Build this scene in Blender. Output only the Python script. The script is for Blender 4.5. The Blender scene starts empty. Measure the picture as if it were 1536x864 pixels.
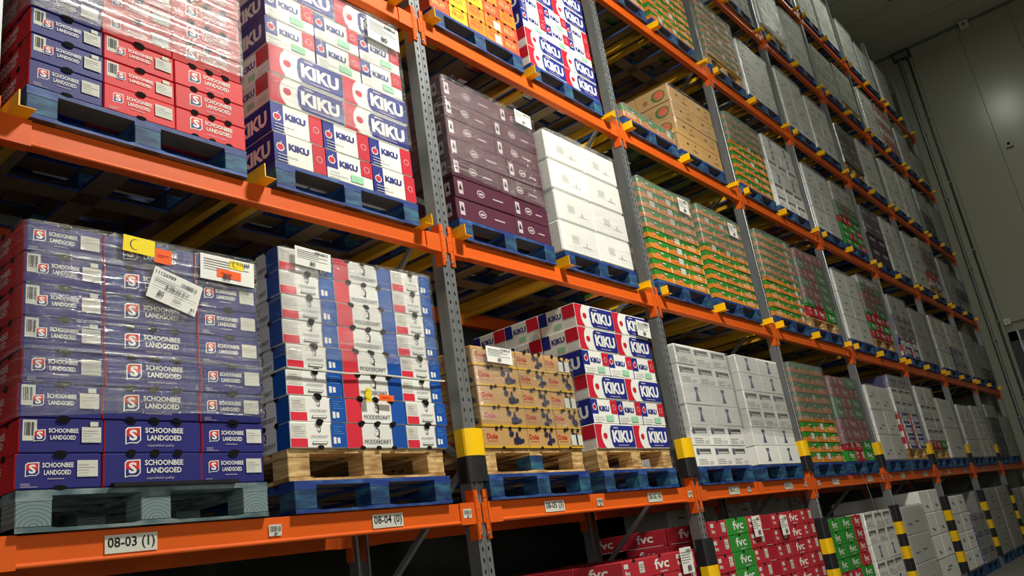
import bpy, math, random
from mathutils import Vector, Matrix
random.seed(8)
sc = bpy.context.scene
# ------------------------------------------------------------------ camera
S_ = 2.54 / 0.80187
BAY = 2.54
LEV = 1.608
Z1 = 1.62
CF, YAW, PITCH, ROLL = 1238.287, 0.917175, 0.311916, -0.154071
CAM = Vector((-1.117468 * S_, -S_, Z1 - 0.0995359 * S_))
fw = Vector((math.sin(YAW) * math.cos(PITCH), math.cos(YAW) * math.cos(PITCH), math.sin(PITCH)))
rt = Vector((math.cos(YAW), -math.sin(YAW), 0))
up = rt.cross(fw)
r2 = rt * math.cos(ROLL) + up * math.sin(ROLL)
u2 = -rt * math.sin(ROLL) + up * math.cos(ROLL)
cd = bpy.data.cameras.new('camera')
cam = bpy.data.objects.new('camera', cd)
sc.collection.objects.link(cam)
M3 = Matrix((r2, u2, -fw)).transposed()
cam.matrix_world = Matrix.Translation(CAM) @ M3.to_4x4()
cd.sensor_width = 36
cd.lens = CF / 1536 * 36
cd.clip_start = 0.05
cd.clip_end = 100
sc.camera = cam
# ------------------------------------------------------------------ view, world, lamps
sc.view_settings.view_transform = 'Standard'
sc.view_settings.look = 'None'
sc.view_settings.gamma = 1
sc.view_settings.use_curve_mapping = False
sc.view_settings.exposure = 0.0
w = bpy.data.worlds.new('world')
sc.world = w
w.use_nodes = True
w.node_tree.nodes['Background'].inputs[0].default_value = (0.8, 0.9, 0.85, 1)
w.node_tree.nodes['Background'].inputs[1].default_value = 0.002


def area(name, loc, size, power, col, aim=None, spread=180):
    d = bpy.data.lights.new(name, 'AREA')
    d.shape = 'RECTANGLE'
    d.size, d.size_y = size
    d.energy = power
    d.color = col
    d.spread = math.radians(spread)
    o = bpy.data.objects.new(name, d)
    o.location = loc
    if aim is not None:
        o.rotation_euler = (Vector(aim) - Vector(loc)).to_track_quat('-Z', 'Y').to_euler()
    sc.collection.objects.link(o)
    return o


# low pendant work lamp over the aisle in front of the first bays, tilted at the rack
area('aisle_lamp_light', (0.6, -3.6, 7.5), (0.9, 0.5), 610, (1.0, 0.97, 0.87), aim=(1.0, -1.9, 1.5))
# ceiling lamps along the aisle
area('ceiling_lamp_light', (5.5, -2.2, 11.9), (1.2, 0.3), 65, (0.95, 1.0, 0.86))
area('ceiling_lamp_light', (12.9, -1.7, 11.9), (1.2, 0.3), 70, (0.95, 1.0, 0.84))
# added fill light at the camera end of the aisle, no real source there
area('added_fill_light', (-5.0, -6.6, 2.6), (2.6, 2.6), 130, (1.0, 0.97, 0.92), aim=(2.0, -0.6, 2.2))

# ------------------------------------------------------------------ materials
MATS = {}


def nodes_of(m):
    m.use_nodes = True
    nt = m.node_tree
    return nt, nt.nodes, nt.links, nt.nodes['Principled BSDF']


def mat(name, col, rough=0.6, metal=0.0, var=0.08, noise=0.10, nscale=9.0, bump=0.0, spec=0.5, stretch=(1, 1, 1), ramp=None, emit=None, objvar=True):
    if name in MATS:
        return MATS[name]
    m = bpy.data.materials.new(name)
    nt, N, L, P = nodes_of(m)
    P.inputs['Roughness'].default_value = rough
    P.inputs['Metallic'].default_value = metal
    P.inputs['Specular IOR Level'].default_value = spec
    P.inputs['Base Color'].default_value = (*col, 1)
    tc = N.new('ShaderNodeTexCoord')
    mp = N.new('ShaderNodeMapping')
    mp.inputs['Scale'].default_value = stretch
    L.new(tc.outputs['Object'], mp.inputs[0])
    oi = N.new('ShaderNodeObjectInfo')
    off = N.new('ShaderNodeVectorMath')
    off.operation = 'ADD'
    sc3 = N.new('ShaderNodeVectorMath')
    sc3.operation = 'SCALE'
    sc3.inputs[0].default_value = (7.3, 3.1, 5.7)
    L.new(oi.outputs['Random'], sc3.inputs['Scale'])
    L.new(mp.outputs[0], off.inputs[0])
    L.new(sc3.outputs[0], off.inputs[1])
    nz = N.new('ShaderNodeTexNoise')
    nz.inputs['Scale'].default_value = nscale
    nz.inputs['Detail'].default_value = 4
    L.new(off.outputs[0], nz.inputs['Vector'])
    if ramp:
        cr = N.new('ShaderNodeValToRGB')
        cr.color_ramp.elements[0].position = ramp[0]
        cr.color_ramp.elements[0].color = (*ramp[1], 1)
        cr.color_ramp.elements[1].position = ramp[2]
        cr.color_ramp.elements[1].color = (*ramp[3], 1)
        L.new(nz.outputs[0], cr.inputs[0])
        base = cr.outputs[0]
    else:
        rgb = N.new('ShaderNodeRGB')
        rgb.outputs[0].default_value = (*col, 1)
        base = rgb.outputs[0]
    # value = 1 + var*(rand-.5)*2 + noise*(n-.5)*2
    a = N.new('ShaderNodeMath')
    a.operation = 'MULTIPLY_ADD'
    L.new(oi.outputs['Random'], a.inputs[0])
    a.inputs[1].default_value = 2 * var
    a.inputs[2].default_value = 1 - var - noise
    b = N.new('ShaderNodeMath')
    b.operation = 'MULTIPLY_ADD'
    L.new(nz.outputs[0], b.inputs[0])
    b.inputs[1].default_value = 2 * noise
    L.new(a.outputs[0], b.inputs[2])
    h = N.new('ShaderNodeHueSaturation')
    L.new(base, h.inputs['Color'])
    L.new(b.outputs[0], h.inputs['Value'])
    L.new(h.outputs[0], P.inputs['Base Color'])
    if bump:
        bp = N.new('ShaderNodeBump')
        bp.inputs['Strength'].default_value = bump
        bp.inputs['Distance'].default_value = 0.01
        L.new(nz.outputs[0], bp.inputs['Height'])
        L.new(bp.outputs[0], P.inputs['Normal'])
    if emit:
        P.inputs['Emission Color'].default_value = (*emit[0], 1)
        P.inputs['Emission Strength'].default_value = emit[1]
    MATS[name] = m
    return m


def srgb(r, g, b):
    f = lambda c: ((c / 255 + 0.055) / 1.055) ** 2.4 if c > 10 else c / 255 / 12.92
    return (f(r), f(g), f(b))


# (name, srgb, rough)
SIMPLE = dict(
    navy=((38, 38, 112), .42), red=((205, 40, 45), .45), white=((228, 228, 220), .5), paper=((205, 205, 192), .6),
    hole=((8, 8, 8), .9), kiku_navy=((34, 42, 128), .38), kiku_red=((196, 30, 50), .42), mint=((150, 205, 165), .55),
    md_blue=((20, 78, 160), .42), md_red=((214, 44, 62), .42), ink=((60, 60, 66), .6), black_ink=((18, 18, 22), .6),
    kraft=((188, 148, 92), .7), kraft_dark=((150, 104, 62), .7), yellow_print=((214, 168, 40), .6), dole_red=((186, 40, 30), .6),
    fig=((36, 36, 66), .6), plum=((84, 40, 58), .38), plum_white=((190, 175, 178), .5), foam=((232, 232, 226), .55),
    print_grey=((196, 196, 190), .55), tower=((86, 88, 124), .6), crate_green=((52, 128, 44), .55), crate_orange=((214, 128, 40), .6),
    crate_cream=((224, 206, 166), .6), coral=((206, 96, 60), .55), fvc_red=((176, 40, 52), .45), fvc_green=((48, 140, 50), .45),
    citrus_red=((224, 84, 48), .5), citrus_yellow=((235, 190, 40), .5), citrus_orange=((232, 130, 40), .5), citrus_ink=((236, 168, 110), .6), citrus_orange_ink=((196, 84, 40), .6),
    block_grey=((168, 168, 160), .5), dim_grey=((120, 118, 116), .55), dark_print=((70, 66, 78), .5), leaf=((60, 110, 50), .6),
    sticker_yellow=((238, 212, 20), .5), sticker_orange=((238, 96, 28), .5), plum_dark=((62, 44, 62), .5), olive=((120, 122, 60), .6),
)


def SM(n):
    if n in MATS:
        return MATS[n]
    c, r = SIMPLE[n]
    return mat(n, srgb(*c), r + .12, noise=0.07, nscale=6, spec=.32)


M_ORANGE = mat('orange_powder_coat', srgb(222, 94, 26), .46, spec=.28, var=.06, noise=.12, nscale=3.5, stretch=(1, 3, 3), bump=.05)
M_GALV = mat('galvanised_steel', (0.40, 0.42, 0.43), .34, metal=.75, var=.05, noise=.35, nscale=14, stretch=(1, 1, .25))
M_GALV_D = mat('dull_brace_shaded_post_steel', (0.25, 0.26, 0.27), .5, metal=.5, noise=.2)
M_YELLOW = mat('yellow_bracket_paint', srgb(250, 190, 8), .38, noise=.08)
M_YBAR = mat('yellow_bar_paint', srgb(190, 142, 34), .5, noise=.15)
M_GUARDY = mat('yellow_guard_plastic', srgb(252, 200, 6), .45, noise=.03, var=.03)
M_GUARDK = mat('black_guard_plastic', (0.012, 0.012, 0.014), .55, noise=.1)
BLUE_A, BLUE_B = srgb(15, 50, 92), srgb(50, 104, 124)
M_BLUE = mat('blue_pallet_paint', srgb(20, 70, 130), .65, var=.15, noise=.3, nscale=7, bump=.3, stretch=(1, 1, 3), ramp=(.42, BLUE_A, .72, BLUE_B))
M_BLUED = mat('blue_pallet_boards', srgb(20, 58, 130), .6, var=.1, noise=.3, nscale=9, bump=.3, stretch=(1, .4, 3), ramp=(.45, srgb(20, 52, 124), .8, srgb(62, 104, 150)))
M_TEALP = mat('worn_teal_grey_paint', srgb(110, 135, 138), .75, var=.05, noise=.3, nscale=8, bump=.4, stretch=(1, 1, 2.5), ramp=(.4, srgb(70, 96, 100), .62, srgb(120, 136, 136)))


def ring_wood():
    m = bpy.data.materials.new('teal_end_grain')
    nt, N, L, P = nodes_of(m)
    tc = N.new('ShaderNodeTexCoord')
    mp = N.new('ShaderNodeMapping')
    mp.inputs['Scale'].default_value = (1, .15, 1.25)
    L.new(tc.outputs['Object'], mp.inputs[0])
    wv = N.new('ShaderNodeTexWave')
    wv.wave_type = 'RINGS'
    wv.rings_direction = 'Y'
    wv.inputs['Scale'].default_value = 20
    wv.inputs['Distortion'].default_value = 1.6
    wv.inputs['Detail'].default_value = 2
    L.new(mp.outputs[0], wv.inputs[0])
    cr = N.new('ShaderNodeValToRGB')
    cr.color_ramp.elements[0].color = (*srgb(92, 114, 116), 1)
    cr.color_ramp.elements[1].color = (*srgb(122, 140, 140), 1)
    L.new(wv.outputs[0], cr.inputs[0])
    L.new(cr.outputs[0], P.inputs['Base Color'])
    P.inputs['Roughness'].default_value = .8
    return m


M_RING = ring_wood()
M_WOOD = mat('raw_pine', srgb(196, 156, 98), .75, var=.12, noise=.28, nscale=10, bump=.3, stretch=(1, .3, 4), ramp=(.35, srgb(158, 116, 66), .65, srgb(214, 180, 122)))
M_DIRTY = mat('dirty_pallet_wood', srgb(120, 100, 74), .85, noise=.3, nscale=8, stretch=(1, .4, 3))
M_WALL = mat('insulated_panel_grey', srgb(164, 164, 147), .26, noise=.04, nscale=1.2, var=0)
M_BACK = mat('shade_dark_back_wall', (0.03, 0.03, 0.03), .8, var=0)  # near-black, the unlit depth behind the rack put into the wall colour
M_SEAM = mat('panel_seam', srgb(110, 112, 100), .6, var=0)
M_CEIL = mat('ceiling_panel', srgb(196, 198, 184), .6, noise=.05, var=0)
M_FLOOR = mat('concrete_floor', srgb(110, 108, 102), .7, noise=.2, nscale=3, var=0)
M_DARKMETAL = mat('dark_frame_metal', srgb(58, 60, 60), .35, metal=.3, noise=.1)


def film_mat(name, base, streak, bright=.75, rough=.16, ang=.0, gloss=.16):
    """thin stretch film: mostly see-through, with milky glossy streaks and wrinkles"""
    m = bpy.data.materials.new(name)
    nt, N, L, P = nodes_of(m)
    out = N['Material Output']
    P.inputs['Base Color'].default_value = (bright, bright, bright * .97, 1)
    P.inputs['Roughness'].default_value = rough
    P.inputs['Specular IOR Level'].default_value = .8
    tc = N.new('ShaderNodeTexCoord')
    mp = N.new('ShaderNodeMapping')
    mp.inputs['Rotation'].default_value = (0, ang, 0)
    mp.inputs['Scale'].default_value = (1.5, 1.5, 46)
    L.new(tc.outputs['Object'], mp.inputs[0])
    n1 = N.new('ShaderNodeTexNoise')
    n1.inputs['Scale'].default_value = 1.0
    n1.inputs['Detail'].default_value = 6
    n1.inputs['Roughness'].default_value = .62
    n1.inputs['Distortion'].default_value = .8
    L.new(mp.outputs[0], n1.inputs['Vector'])
    mp2 = N.new('ShaderNodeMapping')
    mp2.inputs['Scale'].default_value = (1, 1, 3.2)
    L.new(tc.outputs['Object'], mp2.inputs[0])
    n2 = N.new('ShaderNodeTexNoise')
    n2.inputs['Scale'].default_value = 2.0
    n2.inputs['Detail'].default_value = 2
    L.new(mp2.outputs[0], n2.inputs['Vector'])
    mr = N.new('ShaderNodeMapRange')
    mr.inputs[1].default_value = .53
    mr.inputs[2].default_value = .72
    mr.inputs[3].default_value = 0
    mr.inputs[4].default_value = streak
    L.new(n1.outputs[0], mr.inputs[0])
    mr2 = N.new('ShaderNodeMapRange')
    mr2.inputs[1].default_value = .38
    mr2.inputs[2].default_value = .62
    mr2.inputs[3].default_value = .25
    mr2.inputs[4].default_value = 1.0
    L.new(n2.outputs[0], mr2.inputs[0])
    mu = N.new('ShaderNodeMath')
    mu.operation = 'MULTIPLY_ADD'
    L.new(mr.outputs[0], mu.inputs[0])
    L.new(mr2.outputs[0], mu.inputs[1])
    mu.inputs[2].default_value = base
    bp = N.new('ShaderNodeBump')
    bp.inputs['Strength'].default_value = .9
    bp.inputs['Distance'].default_value = .02
    L.new(n1.outputs[0], bp.inputs['Height'])
    L.new(bp.outputs[0], P.inputs['Normal'])
    tr = N.new('ShaderNodeBsdfTransparent')
    df = N.new('ShaderNodeBsdfDiffuse')
    df.inputs[0].default_value = (bright, bright, bright * .97, 1)
    mx = N.new('ShaderNodeMixShader')
    L.new(mu.outputs[0], mx.inputs[0])
    L.new(tr.outputs[0], mx.inputs[1])
    L.new(df.outputs[0], mx.inputs[2])
    gl = N.new('ShaderNodeBsdfGlossy')
    gl.inputs['Roughness'].default_value = rough
    gl.inputs[0].default_value = (.95, .95, .95, 1)
    L.new(bp.outputs[0], gl.inputs['Normal'])
    m2 = N.new('ShaderNodeMixShader')
    m2.inputs[0].default_value = gloss
    L.new(mx.outputs[0], m2.inputs[1])
    L.new(gl.outputs[0], m2.inputs[2])
    L.new(m2.outputs[0], out.inputs['Surface'])
    return m


FILM = {
    'clear': film_mat('clear_stretch_film', .03, .62, bright=.38, rough=.13, ang=.05, gloss=.12),
    'shiny': film_mat('shiny_stretch_film', .05, .55, bright=.45, rough=.2, ang=-.06, gloss=.36),
    'white': film_mat('white_stretch_film', .05, .25, bright=.85, rough=.2, ang=-.06, gloss=.12),
    'milky': film_mat('milky_stretch_film', .24, .3, bright=.28, rough=.25, gloss=.08),
    'veil': film_mat('haze_grey_stretch_film', .42, .25, bright=.18, rough=.35, gloss=.06),  # grey diffuse part paints the film's reflected haze over the far loads
}

# ------------------------------------------------------------------ mesh builder
TXT = {}


def text_geo(s, fat=0.0):
    k = (s, fat)
    if k in TXT:
        return TXT[k]
    cu = bpy.data.curves.new('lettering', 'FONT')
    cu.body = s
    cu.offset = fat
    cu.resolution_u = 2
    cu.fill_mode = 'FRONT'
    o = bpy.data.objects.new('lettering', cu)
    sc.collection.objects.link(o)
    bpy.context.view_layer.update()
    me = o.evaluated_get(bpy.context.evaluated_depsgraph_get()).to_mesh()
    vs = [(v.co.x, v.co.y) for v in me.vertices]
    fs = [tuple(p.vertices) for p in me.polygons]
    o.evaluated_get(bpy.context.evaluated_depsgraph_get()).to_mesh_clear()
    bpy.data.objects.remove(o)
    bpy.data.curves.remove(cu)
    x0 = min(v[0] for v in vs); x1 = max(v[0] for v in vs)
    y0 = min(v[1] for v in vs); y1 = max(v[1] for v in vs)
    vs = [((a - x0) / (x1 - x0), (b - y0) / (y1 - y0)) for a, b in vs]
    TXT[k] = (vs, fs)
    return TXT[k]


class MB:
    def __init__(s):
        s.v = []; s.f = []; s.m = []; s.mats = []

    def mi(s, m):
        if isinstance(m, str):
            m = SM(m)
        if m not in s.mats:
            s.mats.append(m)
        return s.mats.index(m)

    def poly(s, pts, m):
        i = len(s.v)
        s.v += [tuple(p) for p in pts]
        s.f.append(tuple(range(i, i + len(pts))))
        s.m.append(s.mi(m))

    def box(s, x0, x1, y0, y1, z0, z1, m, ms=None):
        """ms: dict side->material, sides x- x+ y- y+ z- z+"""
        i = len(s.v)
        s.v += [(x, y, z) for z in (z0, z1) for y in (y0, y1) for x in (x0, x1)]
        F = {'z-': (0, 2, 3, 1), 'z+': (4, 5, 7, 6), 'y-': (0, 1, 5, 4), 'y+': (2, 6, 7, 3), 'x-': (0, 4, 6, 2), 'x+': (1, 3, 7, 5)}
        for k, q in F.items():
            s.f.append(tuple(i + j for j in q))
            s.m.append(s.mi((ms or {}).get(k, m)))

    def cbox(s, x0, x1, y0, y1, z0, z1, m, ms=None, c=0.004):
        """box with chamfered vertical edges and slightly chamfered rims"""
        ms = ms or {}
        ring = [(x0 + c, y0), (x1 - c, y0), (x1, y0 + c), (x1, y1 - c), (x1 - c, y1), (x0 + c, y1), (x0, y1 - c), (x0, y0 + c)]
        ins = [(x0 + 2 * c, y0 + c), (x1 - 2 * c, y0 + c), (x1 - c, y0 + 2 * c), (x1 - c, y1 - 2 * c), (x1 - 2 * c, y1 - c), (x0 + 2 * c, y1 - c), (x0 + c, y1 - 2 * c), (x0 + c, y0 + 2 * c)]
        i = len(s.v)
        s.v += [(a, b, z0) for a, b in ins] + [(a, b, z0 + c) for a, b in ring] + [(a, b, z1 - c) for a, b in ring] + [(a, b, z1) for a, b in ins]
        sd = ['y-', 'y-', 'x+', 'x+', 'y+', 'y+', 'x-', 'x-']
        for lv in range(3):
            for k in range(8):
                k2 = (k + 1) % 8
                s.f.append((i + lv * 8 + k, i + lv * 8 + k2, i + lv * 8 + 8 + k2, i + lv * 8 + 8 + k))
                s.m.append(s.mi(ms.get(sd[k], m)))
        s.f.append(tuple(i + 7 - k for k in range(8)))
        s.m.append(s.mi(ms.get('z-', m)))
        s.f.append(tuple(i + 24 + k for k in range(8)))
        s.m.append(s.mi(ms.get('z+', m)))

    def bar(s, a, b, wdt, m):
        a, b = Vector(a), Vector(b)
        d = (b - a).normalized()
        n = d.cross(Vector((1, 0, 0)))
        if n.length < .1:
            n = d.cross(Vector((0, 1, 0)))
        n.normalize()
        t = d.cross(n)
        h = wdt / 2
        i = len(s.v)
        for p in (a, b):
            for (e, g) in ((-h, -h), (h, -h), (h, h), (-h, h)):
                s.v.append(tuple(p + n * e + t * g))
        for q in ((0, 1, 5, 4), (1, 2, 6, 5), (2, 3, 7, 6), (3, 0, 4, 7), (3, 2, 1, 0), (4, 5, 6, 7)):
            s.f.append(tuple(i + j for j in q))
            s.m.append(s.mi(m))

    def cyl(s, p, r, h, m, axis='z', n=14):
        i = len(s.v)
        for e in (0, h):
            for k in range(n):
                a = 2 * math.pi * k / n
                c_, d_ = r * math.cos(a), r * math.sin(a)
                if axis == 'z':
                    q = (p[0] + c_, p[1] + d_, p[2] + e)
                elif axis == 'y':
                    q = (p[0] + c_, p[1] + e, p[2] + d_)
                else:
                    q = (p[0] + e, p[1] + c_, p[2] + d_)
                s.v.append(q)
        for k in range(n):
            k2 = (k + 1) % n
            s.f.append((i + k, i + k2, i + n + k2, i + n + k))
            s.m.append(s.mi(m))
        s.f.append(tuple(i + n - 1 - k for k in range(n))); s.m.append(s.mi(m))
        s.f.append(tuple(i + n + k for k in range(n))); s.m.append(s.mi(m))

    def mesh(s, name):
        me = bpy.data.meshes.new(name)
        me.from_pydata(s.v, [], s.f)
        for m in s.mats:
            me.materials.append(m)
        me.polygons.foreach_set('material_index', s.m)
        me.update()
        return me

    def build(s, name, parent=None, loc=(0, 0, 0), rz=0):
        o = bpy.data.objects.new(name, s.mesh(name))
        o.location = loc
        o.rotation_euler = (0, 0, rz)
        sc.collection.objects.link(o)
        if parent:
            o.parent = parent
        return o


def empty(name, loc, rz=0):
    o = bpy.data.objects.new(name, None)
    o.location = loc
    o.rotation_euler = (0, 0, rz)
    o.empty_display_size = .1
    sc.collection.objects.link(o)
    return o


def tag(o, label, cat, group=None):
    o['label'] = label
    o['category'] = cat
    if group:
        o['group'] = group
    return o


class Face:
    """flat print laid on one face of a box; u runs left to right as seen from outside"""
    def __init__(s, mb, w, d, side):
        s.mb, s.w, s.d, s.side, s.e = mb, w, d, side, .0006

    def P(s, u, v):
        if s.side == 'f':
            return (u, -s.d / 2 - s.e, v)
        return (-s.w / 2 - s.e, -u, v)

    def poly(s, pts, m):
        s.e += .0003
        s.mb.poly([s.P(*p) for p in pts], m)

    def rect(s, u0, u1, v0, v1, m):
        s.poly([(u0, v0), (u1, v0), (u1, v1), (u0, v1)], m)

    def disc(s, u, v, ru, rv, m, n=14, a0=0, a1=2 * math.pi):
        s.poly([(u + ru * math.cos(a0 + (a1 - a0) * k / n), v + rv * math.sin(a0 + (a1 - a0) * k / n)) for k in range(n + (0 if a1 - a0 > 6.2 else 1))], m)

    def text(s, t, u0, u1, v0, v1, m, fat=0.0):
        s.e += .0003
        vs, fs = text_geo(t, fat)
        i = len(s.mb.v)
        s.mb.v += [s.P(u0 + (u1 - u0) * a, v0 + (v1 - v0) * b) for a, b in vs]
        k = s.mb.mi(m)
        for f in fs:
            s.mb.f.append(tuple(i + j for j in f))
            s.mb.m.append(k)

    def lines(s, u0, u1, v0, v1, n, m, fill=.4):
        st = (v1 - v0) / n
        for k in range(n):
            s.rect(u0, u1 - (u1 - u0) * random.choice((0, .1, .3, .45)), v0 + st * k, v0 + st * (k + fill), m)

    def bars(s, u0, u1, v0, v1, n, m):
        st = (u1 - u0) / n
        for k in range(n):
            s.rect(u0 + st * k, u0 + st * (k + random.choice((.3, .5, .75))), v0, v1, m)


# ------------------------------------------------------------------ the print on each kind of carton
def s_logo(F, u, v, r):
    F.poly([(u - r, v - 1.15 * r), (u - r, v + .7 * r), (u - .7 * r, v + r), (u + r, v + 1.1 * r), (u + r, v - .6 * r), (u + .55 * r, v - r), (u - .5 * r, v - r)], 'white')
    k = .86
    F.poly([(u - r * k, v - .1 * r), (u - r * k, v + .6 * r), (u - .62 * r, v + r * k), (u + r * k, v + r * .95), (u + r * k, v - .1 * r)], 'red')
    F.poly([(u - r * k, v - 1.0 * r), (u - r * k, v - .1 * r), (u + r * k, v - .1 * r), (u + r * k, v - .55 * r), (u + .5 * r, v - r * k), (u - .45 * r, v - r * k)], 'navy')
    F.text('S', u - .52 * r, u + .52 * r, v - .66 * r, v + .72 * r, 'white', .035)


def pr_apple(mb, w, d, h, base, var):
    """landgoed cartons: var e = short end with paper label, l = long side with three holes"""
    F = Face(mb, w, d, 'f')
    if var == 'e':
        s_logo(F, -w * .31, h * .56, .023)
        F.text('SCHOONBEE', -w * .20, w * .16, h * .60, h * .74, 'white', .02)
        F.text('LANDGOED', -w * .18, w * .13, h * .39, h * .53, 'white', .02)
        F.rect(-w * .14, w * .05, h * .27, h * .29, 'plum_white')
        F.lines(-w * .44, -w * .25, h * .06, h * .19, 3, 'plum_white', .3)
        F.rect(w * .20, w * .45, h * .32, h * .80, 'paper')
        F.lines(w * .22, w * .44, h * .35, h * .74, 5, 'print_grey')
        F.disc(0, h * .98, .025, .014, 'hole', 8)
        F.disc(0, h * .02, .025, .010, 'hole', 8)
    elif var == 'b':
        F.rect(-w * .46, -w * .30, h * .35, h * .95, 'paper')
        F.bars(-w * .44, -w * .32, h * .5, h * .88, 6, 'ink')
        s_logo(F, -w * .27, h * .50, .020)
        F.text('SCHOONBEE', -w * .17, w * .18, h * .58, h * .71, 'white', .02)
        F.text('LANDGOED', -w * .15, w * .15, h * .38, h * .51, 'white', .02)
        F.rect(w * .22, w * .46, h * .30, h * .76, 'paper')
        F.lines(w * .24, w * .44, h * .33, h * .72, 5, 'print_grey')
        F.rect(w * .32, w * .42, h * .78, h * .92, 'paper')
        F.disc(0, h * .98, .025, .014, 'hole', 8)
    else:
        s_logo(F, -w * .22, h * .54, .031)
        F.text('SCHOONBEE', -w * .10, w * .30, h * .62, h * .79, 'white', .022)
        F.text('LANDGOED', -w * .08, w * .28, h * .38, h * .55, 'white', .022)
        F.text('unparalleled quality', -w * .08, w * .2, h * .17, h * .27, 'plum_white')
        for k in (-1, 0, 1):
            F.disc(k * w * .24, h * .98, .019, .014, 'hole', 10)
            F.disc(k * w * .24, h * .02, .019, .010, 'hole', 10)
    G = Face(mb, w, d, 's')
    G.text('SCHOONBEE', -d * .3, d * .2, h * .55, h * .75, 'white', .01)
    G.text('LANDGOED', -d * .28, d * .16, h * .3, h * .5, 'white', .01)
    for k in (-1, 0, 1):
        G.disc(k * d * .24, h * .98, .019, .014, 'hole', 10)


def apple_fruit(F, u, v, r):
    F.disc(u, v, r * 1.12, r * 1.1, 'white', 14)
    F.disc(u - r * .3, v + r * .05, r * .6, r * .75, 'kiku_red', 12)
    F.disc(u + r * .3, v + r * .05, r * .6, r * .75, 'kiku_red', 12)
    F.poly([(u - r * .8, v - r * .1), (u, v - r * .95), (u + r * .8, v - r * .1)], 'kiku_red')
    F.poly([(u, v + r * .8), (u + r * .6, v + r * 1.7), (u + r * .15, v + r * 1.4)], 'white')


def pr_kiku(mb, w, d, h, base, var):
    F = Face(mb, w, d, 'f')
    if var == 'l':
        F.rect(-w / 2 + .002, -w * .30, .004, h - .004, 'kiku_red')
        F.disc(-w * .235, h * .5, w * .13, h * .50, 'white', 20)
        apple_fruit(F, -w * .27, h * .5, .028)
        pts = [(w / 2 - .004, .01), (w / 2 - .004, h - .01), (-w * .08, h - .01), (-w * .125, h * .82), (-w * .14, h * .5), (-w * .125, h * .2), (-w * .08, .01)]
        F.poly(pts, 'kiku_navy')
        F.text('KIKU', -w * .09, w * .44, h * .24, h * .74, 'white', .05)
        F.rect(w * .02, w * .3, h * .12, h * .145, 'plum_white')
        F.rect(-w * .04, w * .08, h * .82, h * .87, 'plum_white')
    elif var in ('s', 't'):
        F.rect(-w / 2 + .002, -w * .26, (h * .38 if var == 't' else .004), h - .004, 'kiku_navy')
        apple_fruit(F, -w * .38, h * (.66 if var == 't' else .52), .022)
        F.text('KIKU', -w * .22, w * .17, h * .50, h * .72, 'kiku_navy', .045)
        F.rect(w * .24, w / 2 - .002, (h * .42 if var == 't' else .004), h - .004, 'kiku_red')
        F.disc(w * .37, h * .68 if var == 't' else h * .5, .020, .020, 'plum_white')
        F.disc(w * .37, h * .68 if var == 't' else h * .5, .016, .016, 'kiku_red')
        if var == 't':
            F.rect(w * .0, w * .28, h * .1, h * .34, 'mint')
        F.lines(-w * .44, -w * .05, h * .06, h * .36, 3, 'print_grey', .25)
    G = Face(mb, w, d, 's')
    if var == 'l':
        G.rect(-d * .5 + .002, -d * .28, h * .4, h - .004, 'kiku_navy')
        G.text('KIKU', -d * .24, d * .12, h * .50, h * .74, 'kiku_navy', .045)
        G.rect(d * .16, d * .5 - .002, h * .42, h - .004, 'kiku_red')
        G.rect(-d * .1, d * .1, h * .12, h * .32, 'mint')
        G.lines(d * .2, d * .45, h * .08, h * .3, 3, 'print_grey', .3)
    else:
        G.rect(-d / 2 + .002, -d * .30, .004, h - .004, 'kiku_red')
        G.disc(-d * .24, h * .5, d * .12, h * .48, 'white', 20)
        G.poly([(d / 2 - .002, .006), (d / 2 - .002, h - .006), (-d * .08, h - .006), (-d * .14, h * .5), (-d * .08, .006)], 'kiku_navy')
        G.text('KIKU', -d * .06, d * .44, h * .24, h * .74, 'white', .05)


def portrait(F, u, v, r):
    F.disc(u, v, r * .8, r, 'ink', 16)
    F.disc(u - r * .25, v - r * .05, r * .62, r * .78, 'white', 14)
    F.rect(u - r * .5, u + r * .1, v + r * .1, v + r * .2, 'ink')
    F.poly([(u - r * .2, v - r * .9), (u + r * .7, v - r * 1.3), (u + r * .5, v - r * .5)], 'ink')


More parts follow.
